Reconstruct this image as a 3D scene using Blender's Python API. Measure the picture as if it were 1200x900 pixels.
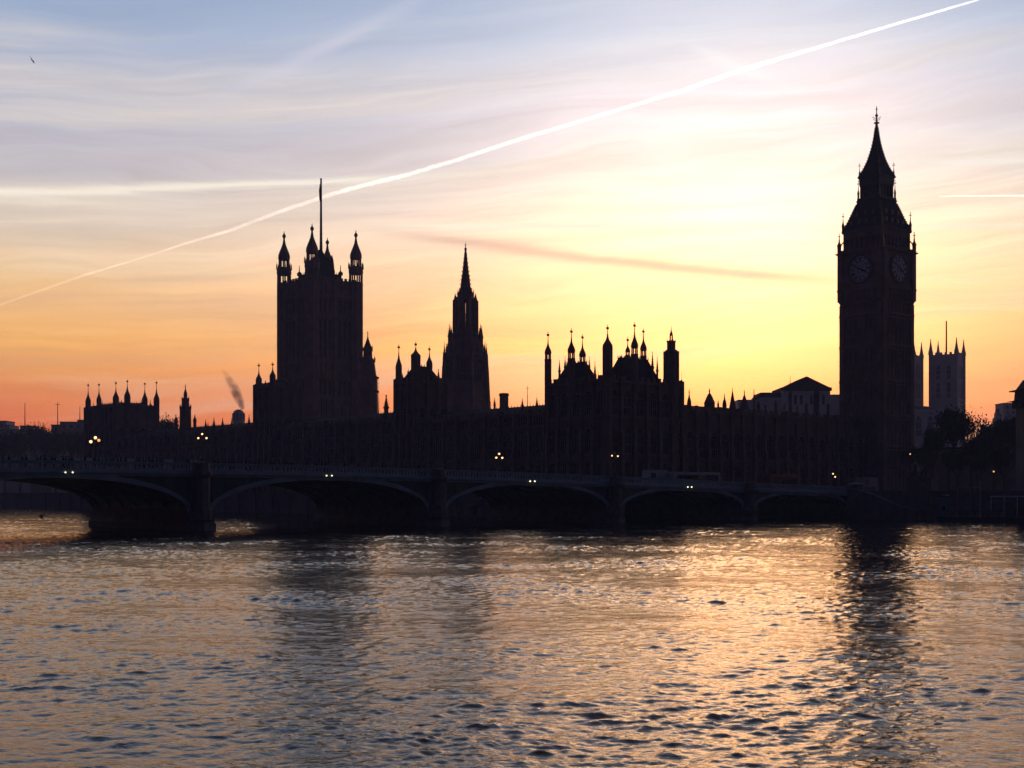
import bpy, bmesh, math, random
import numpy as np
from mathutils import Vector, Matrix
R = math.radians
random.seed(7)
for _o in list(bpy.data.objects):
    bpy.data.objects.remove(_o)
scn = bpy.context.scene
C = scn.collection

# ------------------------------------------------------------------ camera
CAM_H, F, HY = 5.0, 1600.0, 580.0       # eye height, focal length in photo pixels, horizon row
cam = bpy.data.cameras.new('camera')
cam.sensor_width = 36.0
cam.lens = 36.0 * F / 1200.0
cam.shift_y = (HY - 450.0) / 1200.0
cam.clip_start = 0.5
cam.clip_end = 200000.0
camo = bpy.data.objects.new('camera', cam)
camo.location = (0, 0, CAM_H)
camo.rotation_euler = (R(90), 0, 0)
C.objects.link(camo)
scn.camera = camo

def WX(px, Y): return (px - 600.0) / F * Y
def WZ(py, Y): return CAM_H + (HY - py) / F * Y
def PM(Y): return Y / F                   # metres per photo pixel at depth Y

# ------------------------------------------------------------------ colour management
scn.view_settings.view_transform = 'Standard'
scn.view_settings.look = 'None'
scn.view_settings.exposure = 0.0
scn.view_settings.gamma = 1.0
scn.view_settings.use_curve_mapping = False
scn.cycles.volume_step_rate = 4.0
scn.cycles.volume_bounces = 0
scn.cycles.max_bounces = 6
scn.cycles.diffuse_bounces = 2
scn.cycles.glossy_bounces = 3
scn.cycles.transparent_max_bounces = 12
scn.cycles.sample_clamp_indirect = 4.0
scn.cycles.sample_clamp_direct = 12.0

# ------------------------------------------------------------------ sun
SUN_AZ, SUN_EL = math.atan((868 - 600) / F), R(8.0)
sl = bpy.data.lights.new('sun', 'SUN')
sl.energy = 0.14
sl.angle = R(16)
sl.color = (1.0, 0.52, 0.20)
so = bpy.data.objects.new('sun', sl)
d = Vector((math.sin(SUN_AZ) * math.cos(SUN_EL), math.cos(SUN_AZ) * math.cos(SUN_EL), math.sin(SUN_EL)))
so.rotation_euler = (-d).to_track_quat('-Z', 'Y').to_euler()
so.location = (100, 300, 300)
C.objects.link(so)

# ------------------------------------------------------------------ world: sunset sky
def srgb(r, g, b, k=1.0):
    f = lambda c: ((c / 255.0) / 12.92 if c <= 10 else (((c / 255.0) + 0.055) / 1.055) ** 2.4) * k
    return (f(r), f(g), f(b), 1.0)

class NT:
    def __init__(self, tree): self.t = tree
    def n(self, kind, **kw):
        nd = self.t.nodes.new(kind)
        for k, v in kw.items(): setattr(nd, k, v)
        return nd
    def l(self, a, b): self.t.links.new(a, b)
    def _in(self, sock, v):
        if isinstance(v, bpy.types.NodeSocket): self.l(v, sock)
        elif v is not None: sock.default_value = v
    def m(self, op, a, b=None, c=None, clamp=False):
        nd = self.n('ShaderNodeMath', operation=op); nd.use_clamp = clamp
        self._in(nd.inputs[0], a); self._in(nd.inputs[1], b); self._in(nd.inputs[2], c)
        return nd.outputs[0]
    def mix(self, fac, a, b, mode='MIX'):
        nd = self.n('ShaderNodeMix', data_type='RGBA', blend_type=mode)
        nd.clamp_factor = True
        self._in(nd.inputs[0], fac); self._in(nd.inputs[6], a); self._in(nd.inputs[7], b)
        return nd.outputs[2]
    def ramp(self, fac, stops, interp='LINEAR'):
        nd = self.n('ShaderNodeValToRGB'); cr = nd.color_ramp; cr.interpolation = interp
        while len(cr.elements) > 1: cr.elements.remove(cr.elements[0])
        cr.elements[0].position = stops[0][0]; cr.elements[0].color = stops[0][1]
        for p, c in stops[1:]:
            e = cr.elements.new(p); e.color = c
        self._in(nd.inputs[0], fac)
        return nd.outputs[0]
    def noise(self, vec, scale, detail=3, rough=0.5, dist=0.0):
        nd = self.n('ShaderNodeTexNoise'); self.l(vec, nd.inputs['Vector'])
        nd.inputs['Scale'].default_value = scale; nd.inputs['Detail'].default_value = detail
        nd.inputs['Roughness'].default_value = rough; nd.inputs['Distortion'].default_value = dist
        return nd.outputs['Fac']
    def comb(self, x, y, z=0.0):
        nd = self.n('ShaderNodeCombineXYZ')
        self._in(nd.inputs[0], x); self._in(nd.inputs[1], y); self._in(nd.inputs[2], z)
        return nd.outputs[0]

world = bpy.data.worlds.new('World'); scn.world = world
world.use_nodes = True
wt = world.node_tree; wt.nodes.clear(); W = NT(wt)
tc = W.n('ShaderNodeTexCoord'); sep = W.n('ShaderNodeSeparateXYZ'); W.l(tc.outputs['Generated'], sep.inputs[0])
dx, dy, dz = sep.outputs
az = W.m('ARCTAN2', dx, dy)                         # 0 straight ahead (south west), + to the right
hyp = W.m('SQRT', W.m('ADD', W.m('MULTIPLY', dx, dx), W.m('MULTIPLY', dy, dy)))
el = W.m('ARCTAN2', dz, hyp)
# slow wobble so that the bands of colour are not ruler-straight
wob = W.noise(W.comb(W.m('MULTIPLY', az, 2.0), W.m('MULTIPLY', el, 6.0)), 1.6, 3)
elw = W.m('ADD', el, W.m('MULTIPLY', W.m('SUBTRACT', wob, 0.5), 0.045))
def EP(py): return min(1.0, max(0.0, (math.atan((HY - py) / F) + 0.02) / 1.6))
t_el = W.m('DIVIDE', W.m('ADD', elw, 0.02), 1.6, clamp=True)
away = W.ramp(t_el, [(EP(580), srgb(222, 104, 70)), (EP(500), srgb(238, 118, 76)), (EP(455), srgb(248, 150, 92)), (EP(410), srgb(255, 188, 108, 1.05)),
                     (EP(355), srgb(252, 208, 152)), (EP(290), srgb(230, 212, 192)), (EP(215), srgb(204, 200, 206)),
                     (EP(130), srgb(192, 194, 210)), (EP(50), srgb(162, 180, 210)), (EP(-60), srgb(134, 162, 200)),
                     (0.42, srgb(108, 110, 138)), (0.95, srgb(66, 70, 98))])
# brighter than the film can hold near the sun: red runs ahead of green, so that the reflections come out orange
def hdr(r, g, b, kr, kg=1.0):
    q = srgb(r, g, b); return (q[0] * kr, q[1] * kg, q[2], 1.0)
near = W.ramp(t_el, [(EP(580), hdr(246, 128, 40, 1.2)), (EP(505), hdr(255, 172, 56, 1.8)), (EP(468), hdr(255, 216, 72, 2.4)), (EP(430), hdr(255, 244, 118, 2.9, 1.12)),
                     (EP(380), hdr(255, 250, 146, 2.9, 1.12)), (EP(320), hdr(255, 252, 186, 2.7, 1.22)), (EP(265), hdr(255, 252, 224, 2.0, 1.3)),
                     (EP(200), hdr(254, 244, 238, 1.2, 1.05)), (EP(120), hdr(246, 238, 240, 1.1)), (EP(40), srgb(214, 216, 232)),
                     (EP(-60), srgb(176, 186, 214)), (0.45, srgb(128, 124, 144)), (0.95, srgb(74, 76, 102))])
def gauss(x, c, w):
    q = W.m('DIVIDE', W.m('SUBTRACT', x, c), w)
    return W.m('EXPONENT', W.m('MULTIPLY', W.m('MULTIPLY', q, q), -1.0))
def AP(px): return math.atan((px - 600.0) / F)
g_az = W.m('ADD', W.m('MULTIPLY', gauss(az, AP(845), 0.155), 0.72), W.m('MULTIPLY', gauss(az, AP(800), 0.30), 0.28))
sky = W.mix(g_az, away, near)
# high veil glow around the hidden sun
dot = W.n('ShaderNodeVectorMath', operation='DOT_PRODUCT'); W.l(tc.outputs['Generated'], dot.inputs[0])
_gd = Vector((math.sin(AP(885)), math.cos(AP(885)), math.tan(math.atan((HY - 300) / F)))).normalized(); dot.inputs[1].default_value = _gd
ang = W.m('ARCCOSINE', W.m('MINIMUM', dot.outputs['Value'], 1.0))
glow = W.m('ADD', W.m('MULTIPLY', gauss(ang, 0.0, 0.27), 0.17), W.m('ADD', W.m('MULTIPLY', gauss(ang, 0.0, 0.07), 0.12), W.m('MULTIPLY', gauss(ang, 0.0, 0.17), 0.07)))
sky = W.mix(1.0, sky, W.mix(glow, (0, 0, 0, 1), (1.0, 0.95, 0.80, 1)), 'ADD')
# cirrus: long thin streaks, tilted a little, bright and dusky ones
cu = W.m('ADD', W.m('MULTIPLY', az, 2.2), 3.1)
cv = W.m('ADD', W.m('MULTIPLY', el, 30.0), W.m('MULTIPLY', az, -2.2))
warp = W.noise(W.comb(cu, W.m('MULTIPLY', cv, 0.35)), 1.3, 3)
cvw = W.m('ADD', cv, W.m('MULTIPLY', warp, 2.2))
s1 = W.noise(W.comb(cu, cvw, 4.0), 0.95, 6, 0.58, 0.25)
s2 = W.noise(W.comb(W.m('MULTIPLY', cu, 1.7), W.m('MULTIPLY', cvw, 2.6), 9.0), 1.0, 5, 0.6, 0.2)
br = W.n('ShaderNodeMapRange'); W.l(s1, br.inputs[0]); br.inputs[1].default_value = 0.50; br.inputs[2].default_value = 0.72; br.clamp = True
dk = W.n('ShaderNodeMapRange'); W.l(s1, dk.inputs[0]); dk.inputs[1].default_value = 0.50; dk.inputs[2].default_value = 0.30; dk.clamp = True
s3 = W.noise(W.comb(W.m('MULTIPLY', cu, 5.0), W.m('MULTIPLY', cvw, 7.0), 2.0), 1.0, 4, 0.65, 0.3)
s2m = W.m('ADD', W.m('MULTIPLY', W.m('SUBTRACT', s2, 0.5), 0.8), W.m('MULTIPLY', W.m('MULTIPLY', W.m('SUBTRACT', s3, 0.5), 0.55), W.m('ADD', 0.4, br.outputs[0])))
# only where there is cloud: fades towards the zenith
band = gauss(el, 0.17, 0.17)
bri = W.m('MULTIPLY', W.m('MULTIPLY', br.outputs[0], 0.60), band)
drk = W.m('MULTIPLY', W.m('MULTIPLY', dk.outputs[0], 0.30), band)
sky = W.mix(bri, sky, srgb(255, 236, 208, 1.02))
sky = W.mix(drk, sky, W.mix(g_az, srgb(176, 140, 144), srgb(232, 188, 156)))
sky = W.mix(W.m('MULTIPLY', band, 0.6), sky, W.mix(1.0, sky, W.mix(W.m('ADD', 0.5, s2m), (0.55, 0.52, 0.56, 1), (1.45, 1.45, 1.42, 1)), 'MULTIPLY'))
# the two stretched cloud bands one can point at: a long pale one on the left, a dusky one sinking to the right
def band_line(x0, y0, x1, y1, wpx, fade=0.03):
    a0, a1 = AP(x0), AP(x1); e0, e1 = math.atan((HY - y0) / F * math.cos(a0)), math.atan((HY - y1) / F * math.cos(a1))
    sl_ = (e1 - e0) / (a1 - a0)
    line = W.m('ADD', e0, W.m('MULTIPLY', W.m('SUBTRACT', az, a0), sl_))
    off = W.m('ADD', W.m('SUBTRACT', el, line), W.m('MULTIPLY', W.m('SUBTRACT', s2, 0.5), 0.010))
    q = W.m('DIVIDE', off, wpx / F)
    core = W.m('EXPONENT', W.m('MULTIPLY', W.m('MULTIPLY', q, q), -1.0))
    f0 = W.m('DIVIDE', W.m('SUBTRACT', az, a0), fade, clamp=True)
    f1 = W.m('DIVIDE', W.m('SUBTRACT', a1, az), fade, clamp=True)
    return W.m('MULTIPLY', core, W.m('MULTIPLY', f0, f1))
bl = band_line(-260, 222, 560, 202, 4.2, 0.10); sky = W.mix(W.m('MULTIPLY', bl, 0.95), sky, srgb(255, 246, 230, 1.04))
bl = band_line(-180, 212, 360, 220, 6, 0.12); sky = W.mix(W.m('MULTIPLY', bl, 0.30), sky, srgb(255, 236, 214, 1.0))
bl = band_line(430, 264, 800, 262, 3.2, 0.06); sky = W.mix(W.m('MULTIPLY', bl, 0.95), sky, srgb(255, 250, 224, 1.06))
bl = band_line(420, 268, 1010, 334, 7, 0.07); sky = W.mix(W.m('MULTIPLY', bl, 0.62), sky, srgb(224, 188, 166))
bl = band_line(1020, 262, 1300, 262, 2.0, 0.05); sky = W.mix(W.m('MULTIPLY', bl, 0.5), sky, srgb(255, 250, 230, 1.03))
bl = band_line(1020, 190, 1320, 184, 3.5, 0.05); sky = W.mix(W.m('MULTIPLY', bl, 0.75), sky, srgb(255, 246, 236, 1.04))
bl = band_line(200, 142, 560, -38, 9, 0.10); sky = W.mix(W.m('MULTIPLY', bl, 0.45), sky, srgb(222, 220, 234, 1.0))
bl = band_line(-100, 306, 420, 318, 7, 0.09); sky = W.mix(W.m('MULTIPLY', bl, 0.30), sky, srgb(255, 222, 180))
bl = band_line(800, 52, 945, 108, 7, 0.035); sky = W.mix(W.m('MULTIPLY', bl, 0.8), sky, srgb(255, 250, 248, 1.1))
bl = band_line(60, 330, 330, 322, 5, 0.06); sky = W.mix(W.m('MULTIPLY', bl, 0.30), sky, srgb(206, 160, 140))
# dusk half of the dome, opposite the sun
wd = W.m('MULTIPLY', dot.outputs['Value'], 1.0)
east = W.n('ShaderNodeMapRange'); east.interpolation_type = 'SMOOTHSTEP'; W.l(wd, east.inputs[0])
east.inputs[1].default_value = 0.76; east.inputs[2].default_value = 0.12; east.clamp = True
dusk = W.ramp(t_el, [(0.0, (0.018, 0.009, 0.026, 1)), (0.2, (0.015, 0.012, 0.036, 1)), (1.0, (0.018, 0.022, 0.056, 1))])
sky = W.mix(east.outputs[0], sky, dusk)
nsk = W.n('ShaderNodeTexSky', sky_type='NISHITA'); nsk.sun_disc = False
nsk.sun_elevation = SUN_EL; nsk.sun_rotation = SUN_AZ; nsk.dust_density = 3.0
bg1 = W.n('ShaderNodeBackground'); W.l(sky, bg1.inputs[0]); bg1.inputs[1].default_value = 1.0
bg2 = W.n('ShaderNodeBackground'); W.l(nsk.outputs[0], bg2.inputs[0]); bg2.inputs[1].default_value = 0.001
add = W.n('ShaderNodeAddShader'); W.l(bg1.outputs[0], add.inputs[0]); W.l(bg2.outputs[0], add.inputs[1])
wo = W.n('ShaderNodeOutputWorld'); W.l(add.outputs[0], wo.inputs[0])

# ------------------------------------------------------------------ materials
def mat(name, col, rough=0.85, var=0.25, scale=0.6, metallic=0.0, spec=0.3, detail_scale=None, bump=0.0):
    m = bpy.data.materials.new(name); m.use_nodes = True
    T = NT(m.node_tree); b = m.node_tree.nodes['Principled BSDF']
    b.inputs['Roughness'].default_value = rough
    b.inputs['Metallic'].default_value = metallic
    b.inputs['Specular IOR Level'].default_value = spec
    tcn = T.n('ShaderNodeTexCoord')
    n1 = T.noise(tcn.outputs['Object'], scale, 4, 0.6)
    n2 = T.noise(tcn.outputs['Object'], detail_scale or scale * 7, 3, 0.6)
    f = T.m('ADD', T.m('MULTIPLY', n1, 0.65), T.m('MULTIPLY', n2, 0.35))
    lo = tuple(c * (1 - var) for c in col) + (1,); hi = tuple(min(1, c * (1 + var)) for c in col) + (1,)
    T.l(T.ramp(f, [(0.32, lo), (0.68, hi)]), b.inputs['Base Color'])
    if bump:
        bn = T.n('ShaderNodeBump'); bn.inputs['Strength'].default_value = bump; bn.inputs['Distance'].default_value = 0.1
        T.l(n2, bn.inputs['Height']); T.l(bn.outputs[0], b.inputs['Normal'])
    return m
def emis(name, col, strength):
    m = bpy.data.materials.new(name); m.use_nodes = True
    b = m.node_tree.nodes['Principled BSDF']
    b.inputs['Base Color'].default_value = (*col, 1)
    b.inputs['Emission Color'].default_value = (*col, 1); b.inputs['Emission Strength'].default_value = strength
    return m
M = dict(
    stone=mat('honey_limestone', (0.22, 0.145, 0.12), 0.9, 0.35, 0.25, bump=0.4),
    stone_dark=mat('sooty_limestone', (0.15, 0.11, 0.10), 0.9, 0.35, 0.25, bump=0.4),
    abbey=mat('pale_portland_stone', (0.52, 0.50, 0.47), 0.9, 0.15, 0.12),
    granite=mat('grey_granite', (0.13, 0.12, 0.125), 0.8, 0.3, 0.8, bump=0.3),
    slate=mat('iron_roof_tiles', (0.045, 0.042, 0.045), 0.9, 0.3, 0.8, spec=0.1),
    iron=mat('dark_iron', (0.04, 0.04, 0.045), 0.5, 0.3, 2.0, metallic=0.4),
    gilt=mat('gilded_metal', (0.16, 0.12, 0.05), 0.35, 0.2, 4.0, metallic=0.8),
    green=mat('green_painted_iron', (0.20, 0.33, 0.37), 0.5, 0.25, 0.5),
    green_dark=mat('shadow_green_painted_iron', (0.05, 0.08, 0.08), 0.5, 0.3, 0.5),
    glass=mat('dark_window_glass', (0.02, 0.022, 0.028), 0.12, 0.3, 1.0, spec=0.6),
    dial=mat('opal_dial_glass', (0.56, 0.56, 0.60), 0.4, 0.05, 2.0),
    black=mat('black_paint', (0.012, 0.012, 0.014), 0.5, 0.2, 2.0),
    asphalt=mat('asphalt', (0.05, 0.05, 0.05), 0.9, 0.25, 1.0),
    pave=mat('york_stone_paving', (0.22, 0.21, 0.20), 0.85, 0.2, 0.8),
    earth=mat('river_ground', (0.06, 0.055, 0.05), 0.95, 0.3, 0.05),
    white=mat('white_paint', (0.72, 0.74, 0.78), 0.4, 0.06, 1.0),
    dull_white=mat('dull_white_coachwork', (0.34, 0.36, 0.40), 0.6, 0.15, 1.0),
    red=mat('red_paint', (0.32, 0.03, 0.02), 0.35, 0.1, 1.0),
    brick=mat('brown_brick', (0.16, 0.10, 0.08), 0.9, 0.3, 0.4),
    conc=mat('grey_concrete', (0.26, 0.26, 0.27), 0.9, 0.2, 0.2),
    teal=mat('teal_paint', (0.10, 0.19, 0.20), 0.6, 0.2, 0.6),
    wood=mat('weathered_timber', (0.12, 0.10, 0.06), 0.9, 0.35, 1.5),
    yellow=mat('yellow_paint', (0.45, 0.33, 0.05), 0.6, 0.25, 1.5),
    bark=mat('plane_tree_bark', (0.075, 0.06, 0.05), 0.95, 0.35, 1.2),
    leaf=mat('autumn_foliage', (0.070, 0.062, 0.030), 0.8, 0.5, 0.7),
    cloth=mat('dark_coat', (0.03, 0.03, 0.04), 0.95, 0.3, 3.0),
    feather=mat('dark_feathers', (0.06, 0.06, 0.07), 0.9, 0.3, 5.0),
    flag=mat('flag_cloth', (0.12, 0.03, 0.05), 0.9, 0.4, 1.0),
    rubber=mat('tyre_rubber', (0.02, 0.02, 0.02), 0.9, 0.2, 3.0),
    globe_on=emis('lit_lamp_globe', (1.0, 0.56, 0.26), 2.6),
    globe_dim=emis('dim_lamp_globe', (1.0, 0.45, 0.16), 1.2),
    globe_off=mat('unlit_lamp_globe', (0.30, 0.27, 0.22), 0.4, 0.1, 3.0),
    navlight=emis('navigation_light_glass', (1.0, 0.80, 0.50), 3.0),
    redlight=emis('red_light_glass', (1.0, 0.16, 0.05), 1.4),
)

# ------------------------------------------------------------------ mesh builder
class MB:
    def __init__(self): self.v = []; self.f = []; self.mi = []
    def add(self, vs, fs, mi=0):
        o = len(self.v); self.v.extend([tuple(p) for p in vs])
        for f in fs: self.f.append(tuple(i + o for i in f)); self.mi.append(mi)
        return self
    def obox(self, c, ax, lx, ay, ly, z0, z1, mi=0, taper=1.0):
        """box from corner c=(x,y): lx along ax, ly along ay"""
        cx = c[0] + ax[0] * lx / 2 + ay[0] * ly / 2; cy = c[1] + ax[1] * lx / 2 + ay[1] * ly / 2
        vs = []
        for z, k in ((z0, 1.0), (z1, taper)):
            for sx, sy in ((-1, -1), (1, -1), (1, 1), (-1, 1)):
                vs.append((cx + k * (sx * ax[0] * lx + sy * ay[0] * ly) / 2, cy + k * (sx * ax[1] * lx + sy * ay[1] * ly) / 2, z))
        return self.add(vs, [(3, 2, 1, 0), (4, 5, 6, 7), (0, 1, 5, 4), (1, 2, 6, 5), (2, 3, 7, 6), (3, 0, 4, 7)], mi)
    def cbox(self, c, ax, lx, ay, ly, z0, z1, mi=0, taper=1.0):
        return self.obox((c[0] - ax[0] * lx / 2 - ay[0] * ly / 2, c[1] - ax[1] * lx / 2 - ay[1] * ly / 2), ax, lx, ay, ly, z0, z1, mi, taper)
    def lathe(self, x, y, prof, n=8, rot=0.0, mi=0, sx=1.0, sy=1.0):
        """prof: [(r, z), ...] bottom to top; r=0 makes a tip"""
        vs = []; rings = []
        for r, z in prof:
            if r <= 1e-6:
                rings.append([len(vs)]); vs.append((x, y, z))
            else:
                rings.append(list(range(len(vs), len(vs) + n)))
                for k in range(n):
                    a = rot + 2 * math.pi * k / n
                    vs.append((x + math.cos(a) * r * sx, y + math.sin(a) * r * sy, z))
        fs = []
        for A, B in zip(rings[:-1], rings[1:]):
            for k in range(n):
                j = (k + 1) % n
                if len(A) == 1 and len(B) == 1: continue
                if len(A) == 1: fs.append((A[0], B[j], B[k]))
                elif len(B) == 1: fs.append((A[k], A[j], B[0]))
                else: fs.append((A[k], A[j], B[j], B[k]))
        if len(rings[0]) > 1: fs.append(tuple(reversed(rings[0])))
        if len(rings[-1]) > 1: fs.append(tuple(rings[-1]))
        return self.add(vs, fs, mi)
    def tube(self, p0, p1, r0, r1=None, n=6, mi=0):
        p0, p1 = Vector(p0), Vector(p1); r1 = r0 if r1 is None else r1
        d = (p1 - p0); L = d.length
        if L < 1e-6: return self
        q = d.to_track_quat('Z', 'Y'); vs = []
        for p, r in ((p0, r0), (p1, r1)):
            for k in range(n):
                a = 2 * math.pi * k / n
                vs.append(p + q @ Vector((math.cos(a) * r, math.sin(a) * r, 0)))
        fs = [(k, (k + 1) % n, n + (k + 1) % n, n + k) for k in range(n)]
        fs += [tuple(reversed(range(n))), tuple(range(n, 2 * n))]
        return self.add(vs, fs, mi)
    def ball(self, c, r, n=8, m=5, mi=0):
        prof = [(0, c[2] - r)] + [(r * math.sin(math.pi * k / m), c[2] - r * math.cos(math.pi * k / m)) for k in range(1, m)] + [(0, c[2] + r)]
        return self.lathe(c[0], c[1], prof, n, 0, mi)
    def build(self, name, mats, parent=None, label=None, smooth=False):
        me = bpy.data.meshes.new(name)
        off = parent_loc(parent)
        me.from_pydata([(x - off[0], y - off[1], z - off[2]) for x, y, z in self.v], [], self.f)
        ms = mats if isinstance(mats, (list, tuple)) else [mats]
        for m_ in ms: me.materials.append(m_)
        if len(ms) > 1: me.polygons.foreach_set('material_index', self.mi)
        if smooth: me.polygons.foreach_set('use_smooth', [True] * len(me.polygons))
        me.update()
        o = bpy.data.objects.new(name, me); C.objects.link(o)
        if parent: o.parent = parent
        if label: o['label'] = label
        return o
def parent_loc(p):
    v = Vector((0, 0, 0))
    while p is not None: v += Vector(p.location); p = p.parent
    return v
def thing(name, label, cat, loc=(0, 0, 0), group=None, rz=0.0):
    o = bpy.data.objects.new(name, None); C.objects.link(o); o.location = loc; o.rotation_euler = (0, 0, rz)
    o.empty_display_size = 0.5
    o['label'] = label; o['category'] = cat
    if group: o['group'] = group
    return o
def tag(o, label, cat, group=None):
    o['label'] = label; o['category'] = cat
    if group: o['group'] = group
    return o
def structure(o): o['kind'] = 'structure'; return o
def dup(root, loc, rz=None, label=None, group=None, scale=None):
    r = root.copy(); C.objects.link(r); r.location = loc
    if rz is not None: r.rotation_euler = (0, 0, rz)
    if scale: r.scale = scale
    if label: r['label'] = label
    if group: r['group'] = group
    for ch in list(root.children):
        c = ch.copy(); C.objects.link(c); c.parent = r
        for g in list(ch.children):
            d_ = g.copy(); C.objects.link(d_); d_.parent = c
    return r
ORD = ['first', 'second', 'third', 'fourth', 'fifth', 'sixth', 'seventh', 'eighth', 'ninth', 'tenth', 'eleventh', 'twelfth',
       'thirteenth', 'fourteenth', 'fifteenth', 'sixteenth', 'seventeenth', 'eighteenth', 'nineteenth', 'twentieth', 'twenty-first', 'twenty-second', 'twenty-third', 'twenty-fourth', 'twenty-fifth', 'twenty-sixth', 'twenty-seventh', 'twenty-eighth', 'twenty-ninth', 'thirtieth'] + ['thirty-' + w for w in ('first', 'second', 'third', 'fourth', 'fifth', 'sixth', 'seventh', 'eighth', 'ninth')]

# ------------------------------------------------------------------ site frames
PA = (-0.656, 0.755)      # along the palace river front, away from the bridge
PE = (0.755, 0.656)       # from the river inland
K0 = (20.5, 294.4)        # near corner of the river front
def pal(s, q): return (K0[0] + PA[0] * s + PE[0] * q, K0[1] + PA[1] * s + PE[1] * q)
def s_at(px):             # where the front line crosses the sight line of a column
    r = (px - 600) / F
    return (K0[0] - r * K0[1]) / (r * PA[1] - PA[0])
BD = (-0.77, -0.638)      # along the bridge, from the far abutment towards us
BN = (-0.638, 0.77)       # across the bridge, upstream
BR0 = (70.4, 285.0)
def br(t, w): return (BR0[0] + BD[0] * t + BN[0] * w, BR0[1] + BD[1] * t + BN[1] * w)
def t_at(px):
    r = (px - 600) / F
    return (BR0[0] - r * BR0[1]) / (r * BD[1] - BD[0])
BW = 33.0
ROTP = math.atan2(PE[1], PE[0])

# ------------------------------------------------------------------ water (real wave surface, spectrum of small river chop)
def wave_tile(N, L, lam0, lam1, rms, wind, spread, seed):
    rng = np.random.default_rng(seed)
    k1 = np.fft.fftfreq(N, L / N) * 2 * np.pi
    kx, ky = np.meshgrid(k1, k1)
    k = np.hypot(kx, ky); k[0, 0] = 1
    lam = 2 * np.pi / k
    amp = k ** -1.9 * np.exp(-(lam / lam1) ** 4) * np.exp(-(lam0 / lam) ** 4)
    cd = np.abs((kx * math.cos(wind) + ky * math.sin(wind)) / k)
    amp *= cd ** spread + 0.06
    amp[0, 0] = 0
    ph = rng.normal(size=(N, N)) + 1j * rng.normal(size=(N, N))
    h = np.real(np.fft.ifft2(amp * ph))
    gx = np.gradient(h, L / N, axis=1); gy = np.gradient(h, L / N, axis=0)
    return h * (rms / math.sqrt((gx ** 2 + gy ** 2).mean()))        # rms = rms slope
def samp(tile, L, X, Y):
    N = tile.shape[0]
    u = (X / L) % 1.0 * N; v = (Y / L) % 1.0 * N
    i = np.floor(u).astype(int); j = np.floor(v).astype(int); fu = u - i; fv = v - j
    i %= N; j %= N; i2 = (i + 1) % N; j2 = (j + 1) % N
    return (tile[j, i] * (1 - fu) * (1 - fv) + tile[j, i2] * fu * (1 - fv) + tile[j2, i] * (1 - fu) * fv + tile[j2, i2] * fu * fv)
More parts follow.
